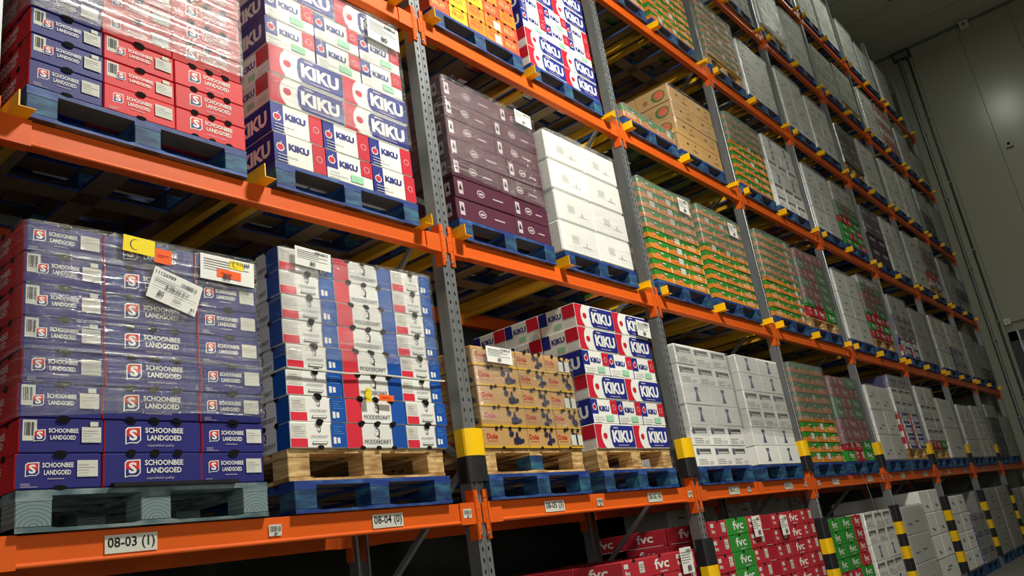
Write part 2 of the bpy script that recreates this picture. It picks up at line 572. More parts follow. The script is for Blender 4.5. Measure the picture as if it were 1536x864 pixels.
def pr_mod(mb, w, d, h, base, var):
    F = Face(mb, w, d, 'f')
    if var == 'e':
        F.rect(-w / 2 + .004, -w * .21, .004, h * .36, 'md_red')
        F.rect(-w * .47, -w * .23, h * .42, h * .92, 'paper')
        F.lines(-w * .45, -w * .25, h * .46, h * .88, 5, 'plum_white', .3)
        portrait(F, 0, h * .72, .011)
        F.text('MODDERDRIFT', -w * .15, w * .15, h * .40, h * .48, 'ink')
        F.rect(-w * .13, w * .13, h * .16, h * .25, 'ink')
        F.rect(-w * .12, w * .12, h * .175, h * .235, 'white')
        F.rect(w * .21, w / 2 - .004, .002, h - .002, 'md_blue')
        F.rect(w * .24, w * .29, h * .16, h * .42, 'white')
        F.rect(w * .31, w * .36, h * .18, h * .40, 'white')
        F.lines(w * .25, w * .45, h * .55, h * .9, 4, srgb_mat('pale_blue_print', (90, 140, 200)), .25)
        F.disc(0, h * .98, .020, .018, 'hole', 8)
        F.disc(0, h * .02, .020, .010, 'hole', 8)
    else:
        F.rect(-w / 2 + .002, -w * .25, .002, h - .002, 'md_red')
        F.rect(w * .25, w / 2 - .002, .002, h - .002, 'md_blue')
        portrait(F, 0, h * .66, .022)
        F.text('MODDERDRIFT', -w * .22, w * .22, h * .18, h * .36, 'ink')
        for k in (-1, 0, 1):
            F.disc(k * w * .26, h * .98, .018, .014, 'hole', 10)
            F.disc(k * w * .26, h * .02, .018, .010, 'hole', 10)
    G = Face(mb, w, d, 's')
    G.rect(d * .24, d / 2 - .002, .002, h - .002, 'md_blue')
    G.rect(-d / 2 + .002, -d * .26, .002, h - .002, 'print_grey')
    portrait(G, 0, h * .66, .020)
    G.text('MODDERDRIFT', -d * .22, d * .22, h * .18, h * .36, 'ink')
    for k in (-1, 0, 1):
        G.disc(k * d * .26, h * .98, .018, .014, 'hole', 10)


def srgb_mat(n, c, r=.55):
    if n not in SIMPLE:
        SIMPLE[n] = (c, r)
    return SM(n)


def pr_dole(mb, w, d, h, base, var):
    for F, W in ((Face(mb, w, d, 'f'), w), (Face(mb, w, d, 's'), d)):
        F.rect(-W / 2 + .002, W / 2 - .002, .003, h * .14, 'yellow_print')
        u = -W * .30
        F.rect(u - .045, u + .045, h * .34, h * .36, 'dole_red')
        F.text('Dole', u - .05, u + .045, h * .45, h * .72, 'dole_red', .03)
        for k in range(9):
            a = random.random()
            F.disc(W * (.16 + .24 * a), h * (.24 + .22 * random.random()), .016, .014, 'fig', 7)
        F.disc(W * .12, h * .72, .022, .018, 'fig', 8)
        F.disc(W * .24, h * .60, .012, .03, 'fig', 8)
        if var == 'p':
            F.rect(W * .0, W * .2, h * .15, h * .72, 'paper')
            F.rect(W * .27, W * .45, h * .15, h * .72, 'paper')
        for k in (-.2, .1, .32):
            F.disc(k * W, h * .98, .015, .013, 'hole', 8)
        F.disc(-.1 * W, h * .02, .015, .010, 'hole', 8)


def pr_plum(mb, w, d, h, base, var):
    F = Face(mb, w, d, 'f')
    F.disc(-w * .08, h * .52, .038, .027, 'plum_white', 16)
    F.disc(-w * .08, h * .52, .031, .020, 'plum', 16)
    F.rect(-w * .08 - .02, -w * .08 + .02, h * .46, h * .56, 'plum_white')
    F.rect(w * .12, w * .30, h * .44, h * .50, 'plum_white')
    F.rect(-w * .45, -w * .45 + .045, h * .2, h * .82, 'plum_white')
    F.poly([(-w * .45 + .006, h * .4), (-w * .45 + .039, h * .4), (-w * .45 + .022, h * .72)], 'black_ink')
    G = Face(mb, w, d, 's')
    G.rect(d * .28, d * .28 + .045, h * .2, h * .82, 'plum_white')
    G.poly([(d * .28 + .006, h * .4), (d * .28 + .039, h * .4), (d * .28 + .022, h * .72)], 'black_ink')


def pr_foam(mb, w, d, h, base, var):
    F = Face(mb, w, d, 'f')
    if random.random() < .7:
        u = w * random.uniform(-.3, .1)
        F.rect(u, u + .09, h * .35, h * .60, 'print_grey')
    F.rect(w * .05, w * .3, h * .30, h * .315, 'dim_grey')
    F.rect(w * .16, w * .175, h * .30, h * .45, 'tower')


def pr_printed(mb, w, d, h, base, var):
    F = Face(mb, w, d, 'f')
    if var == 's':
        F.rect(-w * .42, w * .36, h * .60, h * .86, 'dim_grey')
        F.rect(-w * .28, w * .30, h * .62, h * .70, 'print_grey')
        F.poly([(-w * .40, h * .56), (-w * .28, h * .56), (-w * .32, h * .88), (-w * .36, h * .88)], 'tower')
        F.text('APPLES', -w * .24, w * .32, h * .72, h * .82, 'ink', .03)
        F.lines(-w * .38, w * .1, h * .12, h * .42, 3, 'dim_grey', .2)
        F.lines(w * .16, w * .4, h * .12, h * .3, 2, 'dim_grey', .2)
    elif var == 'l':
        F.poly([(-.045, h * .16), (.045, h * .16), (.030, h * .26), (.016, h * .55), (.022, h * .72), (.034, h * .76), (.034, h * .88), (-.034, h * .88), (-.034, h * .76), (-.022, h * .72), (-.016, h * .55), (-.030, h * .26)], 'tower')
        F.disc(0, h * .65, .006, .012, 'paper', 8)
    G = Face(mb, w, d, 's')
    G.lines(-d * .2, d * .2, h * .3, h * .6, 3, 'dim_grey', .2)


def pr_crate(mb, w, d, h, base, var):
    for F, W, side in ((Face(mb, w, d, 'f'), w, 'f'), (Face(mb, w, d, 's'), d, 's')):
        pts = [(-W / 2 + .002, .004), (W / 2 - .002, .004), (W / 2 - .002, h * .50)]
        if var == 'w':
            pts += [(W * .38, h * .66), (-W * .30, h * .66), (-W * .38, h * .5)]
        else:
            pts += [(W * .40, h * .50), (W * .12, h * .36), (-W * .02, h * .5), (-W * .12, h * .66), (-W * .22, h * .66), (-W * .30, h * .5)]
        pts += [(-W / 2 + .002, h * .50)]
        F.poly(pts, 'crate_orange')
        if side == 's':
            F.rect(-W / 2 + .003, -W / 2 + .02, h * .05, h * .95, 'crate_cream')
            continue
        if var == 'w':
            F.rect(-W * .24, W * .20, h * .28, h * .56, 'crate_cream')
            F.rect(-W * .2, W * .16, h * .38, h * .46, 'coral')
            for k in range(4):
                F.disc(W * (-.1 + .15 * k), h * .97, .010, .008, 'hole', 7)
        else:
            F.disc(-W * .16, h * .48, .030, .024, 'coral', 12)
            F.rect(-W * .24, -W * .08, h * .44, h * .50, 'crate_cream')
        F.rect(W * .41, W * .47, h * .06, h * .62, 'crate_cream')
        F.rect(-W * .02, W * .14, h * .70, h * .80, 'white')
        if var == 'p':
            F.rect(-W * .02, W * .26, h * .30, h * .92, 'paper')


def pr_fvc(mb, w, d, h, base, var):
    F = Face(mb, w, d, 'f')
    if var == 'l':
        F.text('fvc', -w * .22, w * .28, h * .30, h * .84, 'white', .02)
        F.rect(-w * .06, w * .2, h * .12, h * .18, 'plum_white')
    else:
        F.text('fvc', -w * .42, -w * .22, h * .28, h * .52, 'white', .02)
        F.rect(-w * .44, -w * .26, h * .62, h * .86, 'paper')
        F.rect(w * .18, w * .40, h * .28, h * .86, 'paper')
        F.lines(w * .2, w * .38, h * .32, h * .8, 4, 'dim_grey', .3)
    F.disc(0, h * .98, .02, .012, 'hole', 8)
    G = Face(mb, w, d, 's')
    G.text('fvc', -d * .2, d * .2, h * .3, h * .84, 'white', .02)
    G.rect(-d * .42, d * .42, h * .03, h * .06, 'white')


def pr_citrus(mb, w, d, h, base, var):
    F = Face(mb, w, d, 'f')
    ink = {'citrus_red': 'citrus_ink', 'citrus_yellow': 'citrus_orange_ink', 'citrus_orange': 'citrus_orange_ink'}[base]
    F.text('FRUIT', -w * .36, w * .3, h * .3, h * .62, ink, .02)
    F.lines(-w * .3, w * .3, h * .72, h * .88, 2, ink, .3)
    if var == 'p':
        F.rect(w * .0, w * .38, h * .1, h * .7, 'paper')
    for k in (-.25, .25):
        F.disc(k * w, h * .98, .016, .012, 'hole', 8)


def pr_brown(mb, w, d, h, base, var):
    F = Face(mb, w, d, 'f')
    F.rect(w * .1, w * .32, h * .3, h * .42, 'kraft_dark')
    F.disc(-w * .1, h * .62, .022, .015, 'hole', 8)
    F.disc(w * .25, h * .72, .014, .010, 'hole', 8)
    G = Face(mb, w, d, 's')
    G.disc(d * .2, h * .48, .085, h * .34, 'leaf', 16)
    G.disc(d * .22, h * .5, .060, h * .26, 'coral', 14)
    G.disc(-d * .2, h * .4, .03, .03, 'kraft_dark', 10)


def pr_emblem(mb, w, d, h, base, var):
    for F, W in ((Face(mb, w, d, 'f'), w), (Face(mb, w, d, 's'), d)):
        for k in (-.24, .24):
            F.disc(k * W, h * .52, .06, .05, 'dim_grey', 14)
            F.disc(k * W, h * .52, .045, .035, 'block_grey', 14)
            F.text('A', k * W - .02, k * W + .02, h * .42, h * .62, 'dark_print', .03)
        F.rect(-W * .4, W * .35, h * .18, h * .22, 'dim_grey')


def pr_block(mb, w, d, h, base, var):
    F = Face(mb, w, d, 'f')
    for k in range(2):
        u, v = w * random.uniform(-.38, .1), h * random.uniform(.2, .65)
        F.rect(u, u + w * .2, v, v + .02, 'dim_grey')
    if var == 'p':
        F.rect(-w * .1, w * .1, h * .5, h * .75, 'paper')


def pr_dark(mb, w, d, h, base, var):
    F = Face(mb, w, d, 'f')
    F.rect(-w * .36, w * .3, h * .5, h * .8, 'kiku_navy' if var == 'n' else 'dim_grey')
    F.text('FRUIT', -w * .3, w * .24, h * .56, h * .74, 'plum_white', .03)
    F.lines(-w * .3, w * .2, h * .12, h * .4, 3, 'dim_grey', .3)


# kind -> (object name, category, look words, body colour, side colour, print, chamfer)
KINDS = {
    'nav_e': ('apple_carton', 'carton', 'navy carton with paper label', 'navy', 'red', pr_apple, 'e'),
    'nav_b': ('apple_carton', 'carton', 'navy carton with barcode sticker', 'navy', 'red', pr_apple, 'b'),
    'nav_l': ('apple_carton', 'carton', 'navy carton with large emblem', 'navy', 'red', pr_apple, 'l'),
    'red_b': ('apple_carton', 'carton', 'red carton with barcode sticker', 'red', 'red', pr_apple, 'b'),
    'red_e': ('apple_carton', 'carton', 'red carton with paper label', 'red', 'red', pr_apple, 'e'),
    'red_l': ('apple_carton', 'carton', 'red carton with large emblem', 'red', 'red', pr_apple, 'l'),
    'kik_l': ('striped_apple_carton', 'carton', 'carton with blue name panel', 'white', 'white', pr_kiku, 'l'),
    'kik_s': ('striped_apple_carton', 'carton', 'white carton, blue apple square', 'white', 'kiku_navy', pr_kiku, 's'),
    'kik_t': ('striped_apple_carton', 'carton', 'white carton with mint sticker', 'white', 'kiku_navy', pr_kiku, 't'),
    'mod_e': ('portrait_carton', 'carton', 'white portrait carton, blue edge', 'white', 'white', pr_mod, 'e'),
    'mod_l': ('portrait_carton', 'carton', 'red, white and blue carton', 'white', 'white', pr_mod, 'l'),
    'dol': ('grape_carton', 'carton', 'brown carton with grape print', 'kraft', 'kraft', pr_dole, ''),
    'dol_p': ('grape_carton', 'carton', 'brown carton with paper labels', 'kraft', 'kraft', pr_dole, 'p'),
    'plu': ('plum_carton', 'carton', 'plum carton with oval logo', 'plum', 'plum', pr_plum, ''),
    'foa': ('foam_carton', 'carton', 'white foam carton', 'foam', 'foam', pr_foam, ''),
    'pri_s': ('printed_carton', 'carton', 'white carton with printed header', 'foam', 'foam', pr_printed, 's'),
    'pri_l': ('printed_carton', 'carton', 'white carton with tower print', 'foam', 'foam', pr_printed, 'l'),
    'cra': ('fruit_crate', 'crate', 'green and orange crate', 'crate_green', 'crate_green', pr_crate, ''),
    'cra_w': ('fruit_crate', 'crate', 'crate with cream name band', 'crate_green', 'crate_green', pr_crate, 'w'),
    'cra_p': ('fruit_crate', 'crate', 'orange-green crate with paper label', 'crate_green', 'crate_green', pr_crate, 'p'),
    'fvr_l': ('lettered_carton', 'carton', 'red carton with large letters', 'fvc_red', 'fvc_red', pr_fvc, 'l'),
    'fvr_s': ('lettered_carton', 'carton', 'red carton with paper labels', 'fvc_red', 'fvc_red', pr_fvc, 's'),
    'fvg_l': ('lettered_carton', 'carton', 'green carton with large letters', 'fvc_green', 'fvc_green', pr_fvc, 'l'),
    'fvg_s': ('lettered_carton', 'carton', 'green carton with paper labels', 'fvc_green', 'fvc_green', pr_fvc, 's'),
    'cit_r': ('citrus_carton', 'carton', 'red-orange citrus carton', 'citrus_red', 'citrus_red', pr_citrus, ''),
    'cit_y': ('citrus_carton', 'carton', 'yellow citrus carton', 'citrus_yellow', 'citrus_red', pr_citrus, ''),
    'cit_o': ('citrus_carton', 'carton', 'orange citrus carton', 'citrus_orange', 'citrus_red', pr_citrus, ''),
    'cit_p': ('citrus_carton', 'carton', 'orange citrus carton with paper label', 'citrus_orange', 'citrus_red', pr_citrus, 'p'),
    'bro': ('brown_carton', 'carton', 'brown carton with fruit print', 'kraft', 'kraft', pr_brown, ''),
    'emb': ('emblem_carton', 'carton', 'grey carton with round emblems', 'block_grey', 'block_grey', pr_emblem, ''),
    'blo': ('plain_carton', 'carton', 'tall plain pale grey carton', 'foam', 'foam', pr_block, ''),
    'blp': ('plain_carton', 'carton', 'tall grey carton with label', 'foam', 'foam', pr_block, 'p'),
    'dar': ('dark_carton', 'carton', 'dark printed carton', 'plum_dark', 'plum_dark', pr_dark, 'g'),
    'nvy': ('dark_carton', 'carton', 'dark carton with navy print', 'block_grey', 'kiku_navy', pr_dark, 'n'),
}
BOXMESH = {}


def box_mesh(kind, w_, d_, h_):
    k = (kind, round(w_, 3), round(d_, 3), round(h_, 3))
    if k not in BOXMESH:
        name, cat, look, base, side, fn, var = KINDS[kind]
        ww, dd, hh = w_ - .004, d_ - .004, h_ - .0025
        mb = MB()
        c = .012 if kind in ('blo', 'blp', 'foa') else .004
        mb.cbox(-ww / 2, ww / 2, -dd / 2, dd / 2, 0, hh, base, {'x-': side}, c=c)
        if kind.startswith('cra'):
            for sx in (-.3, .1, .35):
                mb.box(sx * ww - .012, sx * ww + .012, -dd / 2 + .006, -dd / 2 + .012, hh, hh + .006, base)
        fn(mb, ww, dd, hh, base, var)
        BOXMESH[k] = mb.mesh(name)
    return BOXMESH[k]


ORD = ['bottom', 'second', 'third', 'fourth', 'fifth', 'sixth', 'seventh', 'eighth', 'ninth', 'tenth', 'eleventh']
BAYN = ['first', 'second', 'third', 'fourth', 'fifth', 'sixth', 'seventh', 'eighth']
SHN = ['floor level', 'lowest shelf', 'second shelf', 'third shelf', 'fourth shelf', 'fifth shelf', 'top shelf']


def place(slot, lev):
    b, s = slot
    return '%s stack of the %s bay, %s' % ('left' if s == 1 else 'right', BAYN[b], SHN[lev])


def short(slot, lev):
    b, s = slot
    return '%s bay %s stack, %s' % (BAYN[b], 'left' if s == 1 else 'right', SHN[lev])


# ------------------------------------------------------------------ pallets
PAL = {}


def pal_mesh(style, part):
    k = (style, part)
    if k in PAL:
        return PAL[k]
    mt = {'blue': M_BLUE, 'wood': M_WOOD, 'teal': M_TEALP, 'woodblue': M_WOOD}[style]
    md = {'blue': M_BLUED, 'wood': M_WOOD, 'teal': M_TEALP, 'woodblue': M_WOOD}[style]
    mu = M_DIRTY if style == 'blue' else mt
    mb = MB()
    if part == 'deck':
        for k2 in range(7):
            y0 = .0 + k2 * (1.2 - .12) / 6
            mb.box(-.5, .5, y0, y0 + .12, .124, .144, mu, {'y-': md, 'x-': md, 'x+': md})
        for sx in (-.5, -.06, .38):
            mb.box(sx, sx + .12, 0, 1.2, .106, .124, mu, {'y-': md, 'x-': md, 'x+': md})
    elif part == 'bottom':
        for sx in (-.5, -.06, .38):
            mb.box(sx, sx + .12, .0, 1.2, 0, .018, mu, {'y-': md, 'x-': md, 'x+': md})
        for y0 in (0.0, .54, 1.08):
            pts = [(-.5, 0), (.5, 0), (.5, .018), (.39, .018), (.36, .012), (.09, .012), (.06, .018), (-.06, .018), (-.09, .012), (-.36, .012), (-.39, .018), (-.5, .018)]
            n = len(pts)
            mb.poly([(x, y0 - .001, z) for x, z in pts], md)
            mb.poly([(x, y0 + .12, z) for x, z in reversed(pts)], md)
            for i in range(n):
                a, b = pts[i], pts[(i + 1) % n]
                mb.poly([(a[0], y0 - .001, a[1]), (a[0], y0 + .12, a[1]), (b[0], y0 + .12, b[1]), (b[0], y0 - .001, b[1])], mu if i == 0 else md)
    else:
        mb.cbox(-.06, .06, -.06, .06, .0, .088, M_RING if style == 'teal' else (M_BLUE if part == 'bblock' else mt), c=.003)
    PAL[k] = mb.mesh({'deck': 'top_deck', 'bottom': 'bottom_board'}.get(part, 'block'))
    return PAL[k]


def whole_pallet(style):
    k = (style, 'whole')
    if k not in PAL:
        mt = {'blue': M_BLUE, 'wood': M_WOOD, 'teal': M_TEALP, 'woodblue': M_WOOD}[style]
        md = {'blue': M_BLUED}.get(style, mt)
        mb = MB()
        mu = M_DIRTY if style == 'blue' else mt
        for k2 in range(7):
            y0 = k2 * .18
            mb.box(-.5, .5, y0, y0 + .12, .124, .144, mu, {'y-': md, 'x-': md, 'x+': md})
        for sx in (-.5, -.06, .38):
            mb.box(sx, sx + .12, 0, 1.2, .106, .124, mu, {'y-': md, 'x-': md, 'x+': md})
            mb.box(sx, sx + .12, 0, 1.2, 0, .018, md)
            for y0 in (0, .54, 1.08):
                mb.box(sx, sx + .12, y0 + .001, y0 + .119, .018, .106, mt)
        for y0 in (0, .54, 1.08):
            mb.box(-.5, .5, y0 - .001, y0 + .12, .001, .0175, md)
        PAL[k] = mb.mesh('pallet')
    return PAL[k]


STYLE_WORD = {'blue': 'blue painted wooden pallet', 'wood': 'raw pine pallet', 'teal': 'grey-green worn wooden pallet', 'woodblue': 'pine pallet, blue middle block,'}


def pallet(style, x, y, z, label, detail=True, rz=0.0):
    if not detail:
        o = bpy.data.objects.new('pallet', whole_pallet(style))
        o.location = (x, y, z)
        o.rotation_euler = (0, 0, rz)
        sc.collection.objects.link(o)
    else:
        o = empty('pallet', (x, y, z), rz)
        for nm, pt in (('top_deck', 'deck'), ('bottom_board', 'bottom')):
            c = bpy.data.objects.new(nm, pal_mesh(style, pt))
            c.parent = o
            sc.collection.objects.link(c)
        for sx in (-.44, 0, .44):
            for sy in (.06, .6, 1.14):
                bb = style == 'woodblue' and sx == 0
                c = bpy.data.objects.new('block', pal_mesh(style, 'bblock' if bb else 'block'))
                c.location = (sx, sy, .018)
                c.parent = o
                sc.collection.objects.link(c)
                if bb and sy < .1:
                    c['label'] = 'blue painted middle block'
    tag(o, label, 'pallet', 'pallets under the loads')
    return o


# ------------------------------------------------------------------ stretch film shell
def wrap(x0, x1, y0, y1, z0, z1, film, label, seed=0, top=False, cy=None):
    rnd = random.Random(seed)
    mb = MB()
    cr = .02
    g = .006
    x0 -= g; x1 += g; y0 -= g + .004; y1 += g
    ring = []
    nx, ny = 10, 10
    for k in range(nx + 1):
        ring.append((x0 + cr + (x1 - x0 - 2 * cr) * k / nx, y0, 0, -1))
    for k in range(ny + 1):
        ring.append((x1, y0 + cr + (y1 - y0 - 2 * cr) * k / ny, 1, 0))
    for k in range(nx + 1):
        ring.append((x1 - cr - (x1 - x0 - 2 * cr) * k / nx, y1, 0, 1))
    for k in range(ny + 1):
        ring.append((x0, y1 - cr - (y1 - y0 - 2 * cr) * k / ny, -1, 0))
    nz = max(4, int((z1 - z0) / .09))
    n = len(ring)
    fm = FILM[film]
    # slanted tops and bottoms, as the film is wound around
    for j in range(nz + 1):
        for (a, b, nxx, nyy) in ring:
            dz = .02 * math.sin(a * 3.1 + b * 2 + seed) * (1 if j in (0, nz) else 0)
            e = rnd.uniform(0, .004)
            mb.v.append((a + nxx * e, b + nyy * e, z0 + (z1 - z0) * j / nz + (dz if j == 0 else min(dz, 0))))
    mi = mb.mi(fm)
    for j in range(nz):
        for k in range(n):
            k2 = (k + 1) % n
            mb.f.append((j * n + k, j * n + k2, (j + 1) * n + k2, (j + 1) * n + k))
            mb.m.append(mi)
    # film folded a little over the top edge
    i0 = len(mb.v)
    for k, (a, b, nxx, nyy) in enumerate(ring):
        mb.v.append((a - nxx * .07, b - nyy * .07, z1 + .006 + rnd.uniform(-.002, .008)))
    for k in range(n):
        k2 = (k + 1) % n
        mb.f.append((nz * n + k, nz * n + k2, i0 + k2, i0 + k))
        mb.m.append(mi)
    o = mb.build('stretch_wrap')
    for p in o.data.polygons:
        p.use_smooth = True
    tag(o, label, 'stretch wrap')
    return o


# ------------------------------------------------------------------ stacks
def stack(lev, bay, slot, rows, h, pal='blue', x0=None, wrapd=None, ytop=0.0, side=None, dx=0.0, detail=None, rz=0.0, note=''):
    """rows: list bottom->top of lists of (kind, width, depth)"""
    zb = 0.0 if lev == 0 else Z1 + LEV * (lev - 1) + .004
    if x0 is None:
        x0 = (bay - 1) * BAY + (.12 if slot == 1 else 1.27)
    x0 += dx
    yf = -.03
    if detail is None:
        detail = bay <= 3
    pals = {'blue': ['blue'], 'teal': ['teal'], 'both': ['blue', 'wood'], 'both2': ['blue', 'woodblue'], 'none': []}[pal]
    z = zb
    pl = place((bay, slot), lev)
    sh = short((bay, slot), lev)
    for i, st in enumerate(pals):
        pos = 'under the ' if len(pals) == 1 else ('lowermost under ' if i == 0 else 'uppermost under ')
        pallet(st, x0 + .5 + (.0 if i == 0 else -.012), yf + (.0 if i == 0 else .02), z, STYLE_WORD[st] + ' ' + pos + sh, detail)
        z += .146
    z += .001
    if side is None:
        side = 3 if bay <= 1 else 1
    zs = z
    yb_max = yf
    for r, row in enumerate(rows):
        hh = h[r] if isinstance(h, (list, tuple)) else h
        x = x0 + random.uniform(-.007, .007)
        ncol = len(row)
        tot = sum(c[1] for c in row)
        cn = {1: ['only'], 2: ['left', 'right'], 3: ['left', 'middle', 'right'], 4: ['first', 'second', 'third', 'fourth'], 5: ['first', 'second', 'third', 'fourth', 'fifth']}[ncol]
        rown = ORD[r] if r == 0 else (ORD[r] if r < len(rows) - 1 else 'top')
        for ci, (kind, w_, d_) in enumerate(row):
            name, cat, look, *_ = KINDS[kind]
            me = box_mesh(kind, w_, d_, hh)
            ns = 1
            if lev == 0 and r == len(rows) - 1:
                ns = max(1, int((1.2 + .03) / d_))
            elif ci == 0:
                ns = 1 + min(side, int((1.2 - d_ + .03) / d_))
            for q in range(ns):
                o = bpy.data.objects.new(name, me)
                o.location = (x + w_ / 2 + random.uniform(-.001, .001), yf + .006 + d_ / 2 + q * d_ + random.uniform(-.004, .003), z)
                o.rotation_euler = (0, 0, random.uniform(-.003, .003))
                sc.collection.objects.link(o)
                yb_max = max(yb_max, yf + .006 + (q + 1) * d_)
                if q and ci:
                    lb = '%s, top, %s column, %s deep, %s' % (look_short(look), cn[ci], ['', 'second', 'third', 'fourth'][q], sh)
                elif q == 0:
                    lb = '%s, %s row, %s column, %s' % (look_short(look), rown, cn[ci], sh)
                else:
                    lb = '%s, %s row, left side %s, %s' % (look_short(look), rown, ['', 'second', 'third', 'rearmost'][q] if q < 4 else 'rearmost', sh)
                tag(o, lb, cat, look_short(look) + 's of ' + sh)
            x += w_
        z += hh
    if wrapd:
        film, f0, f1 = wrapd
        zt = z
        wrap(x0 - .006, x0 + tot + .006, yf - .004, max(yb_max, yf + .6), zs + (zt - zs) * f0, zs + (zt - zs) * f1 + .004, film,
             'clear stretch film around the ' + pl, seed=lev * 31 + bay * 7 + slot)
    return x0, zs, z


def look_short(l):
    return l


# ------------------------------------------------------------------ the room
def struct(o, label=None):
    o['kind'] = 'structure'
    return o


XW = 18.4
ZC = 12.31
mb = MB(); mb.box(-12, XW, -9, 5.2, -.2, 0, M_FLOOR); struct(mb.build('floor'))
mb = MB(); mb.box(-12, XW + .2, -9, 5.2, ZC, ZC + .2, M_CEIL)
for k in range(24):
    xx = -11.5 + k * 1.25
    mb.box(xx, xx + .012, -9, 5.2, ZC - .004, ZC, M_SEAM)
struct(mb.build('ceiling'))
mb = MB(); mb.box(XW, XW + .2, -9, 5.2, 0, ZC, M_WALL)
for k in range(12):
    yy = -8.5 + k * 1.15
    mb.box(XW - .003, XW, yy, yy + .014, 0, ZC, M_SEAM)
struct(mb.build('wall_right'))
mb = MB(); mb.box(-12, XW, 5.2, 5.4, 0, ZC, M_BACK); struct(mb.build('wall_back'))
mb = MB(); mb.box(-12, XW, -9.2, -9, 0, ZC, M_WALL); struct(mb.build('wall_front'))
mb = MB(); mb.box(XW - .05, XW, -9, 5.2, ZC - .06, ZC, M_SEAM); struct(mb.build('trim_1'))
# big dock door in the end wall
d1 = empty('door_1', (XW, -2.0, 0)); struct(d1)
mb = MB()
mb.box(-.16, 0, 1.30, 1.52, 0, 4.50, M_DARKMETAL)
mb.box(-.19, -.16, 1.30, 1.34, 0, 4.50, M_GALV)
mb.box(-.16, 0, -1.52, -1.30, 0, 4.50, M_DARKMETAL)
mb.box(-.16, 0, -1.52, 1.52, 4.28, 4.50, M_DARKMETAL)
mb.build('door_frame', d1)
mb = MB()
mb.box(-.06, -.001, -1.30, 1.30, 0, 4.28, M_CEIL)
for k in range(1, 8):
    mb.box(-.066, -.06, -1.30, 1.30, k * .54, k * .54 + .02, M_SEAM)
mb.build('door_panel', d1)
# pipes and conduit on the end wall
mb = MB(); mb.cyl((XW - .12, -.16, .005), .035, 12.0, M_GALV_D)
for k in range(7):
    mb.box(XW - .16, XW - .004, -.205, -.115, .8 + k * 1.8, .83 + k * 1.8, M_GALV_D)
tag(mb.build('drain_pipe'), 'grey vertical pipe nearest the rack end on the end wall', 'pipe')
mb = MB(); mb.cyl((XW - .10, -.36, .005), .022, 12.0, M_DARKMETAL)
for k in range(7):
    mb.box(XW - .125, XW - .004, -.39, -.33, 1.2 + k * 1.8, 1.23 + k * 1.8, M_GALV_D)
tag(mb.build('conduit'), 'thin dark vertical conduit running up the end wall', 'pipe')
mb = MB(); mb.box(XW - .12, XW - .001, -.44, -.02, 12.02, 12.24, M_DARKMETAL)
mb.cbox(XW - .13, XW - .11, -.40, -.06, 12.05, 12.2, M_GALV_D)
tag(mb.build('junction_box'), 'dark box at the top of the pipes under the ceiling', 'box')
mb = MB(); mb.cyl((XW - .04, -3.6, 4.73), .018, 3.1, M_GALV_D, axis='y')
tag(mb.build('conduit'), 'thin horizontal conduit above the dock door', 'pipe')
mb = MB(); mb.cbox(XW - .09, XW - .001, -.60, -.46, 4.69, 4.83, 'white')
mb.cyl((XW - .10, -.53, 4.76), .03, .02, 'paper', axis='x')
tag(mb.build('junction_box'), 'small white box where the horizontal conduit meets the rack end', 'box')
mb = MB(); mb.cbox(XW - .07, XW - .001, -1.86, -1.70, 8.76, 8.92, 'paper')
mb.box(XW - .075, XW - .07, -1.81, -1.75, 8.81, 8.87, 'hole')
tag(mb.build('wall_socket'), 'small pale box with dark centre halfway up the end wall', 'socket')
mb = MB(); mb.cbox(XW - .22, XW - .051, -1.88, -1.68, 12.06, 12.25, 'paper')
mb.cyl((XW - .24, -1.78, 12.15), .05, .02, 'dim_grey', axis='x')
tag(mb.build('sensor_box'), 'pale sensor box where the end wall meets the ceiling', 'sensor')
mb = MB(); mb.box(15.2, 15.35, -.9, -.75, 12.2, ZC - .001, M_DARKMETAL); mb.cyl((15.27, -.825, 12.02), .07, .19, M_GALV_D)
mb.bar((15.27, -.825, 12.08), (15.6, -1.05, 12.2), .03, M_GALV_D)
tag(mb.build('ceiling_bracket'), 'small dark metal bracket hanging from the ceiling', 'bracket')

# ------------------------------------------------------------------ the rack
NPOST = 8
ZT = 11.3


def half_slot_column(mb, xs, zs_, y):
    """front skin with real punched slots: xs = column edges (solid, hole, solid...)"""
    for ci in range(len(xs) - 1):
        a, b, hole = xs[ci][0], xs[ci + 1][0], xs[ci][1]
        yy = xs[ci][2]
        if not hole:
            mb.poly([(a, yy, zs_[0]), (b, yy, zs_[0]), (b, yy, zs_[-1]), (a, yy, zs_[-1])], M_GALV)
        else:
            for k in range(len(zs_) - 1):
                if k % 2 == 0:
                    mb.poly([(a, yy, zs_[k]), (b, yy, zs_[k]), (b, yy, zs_[k + 1]), (a, yy, zs_[k + 1])], M_GALV)


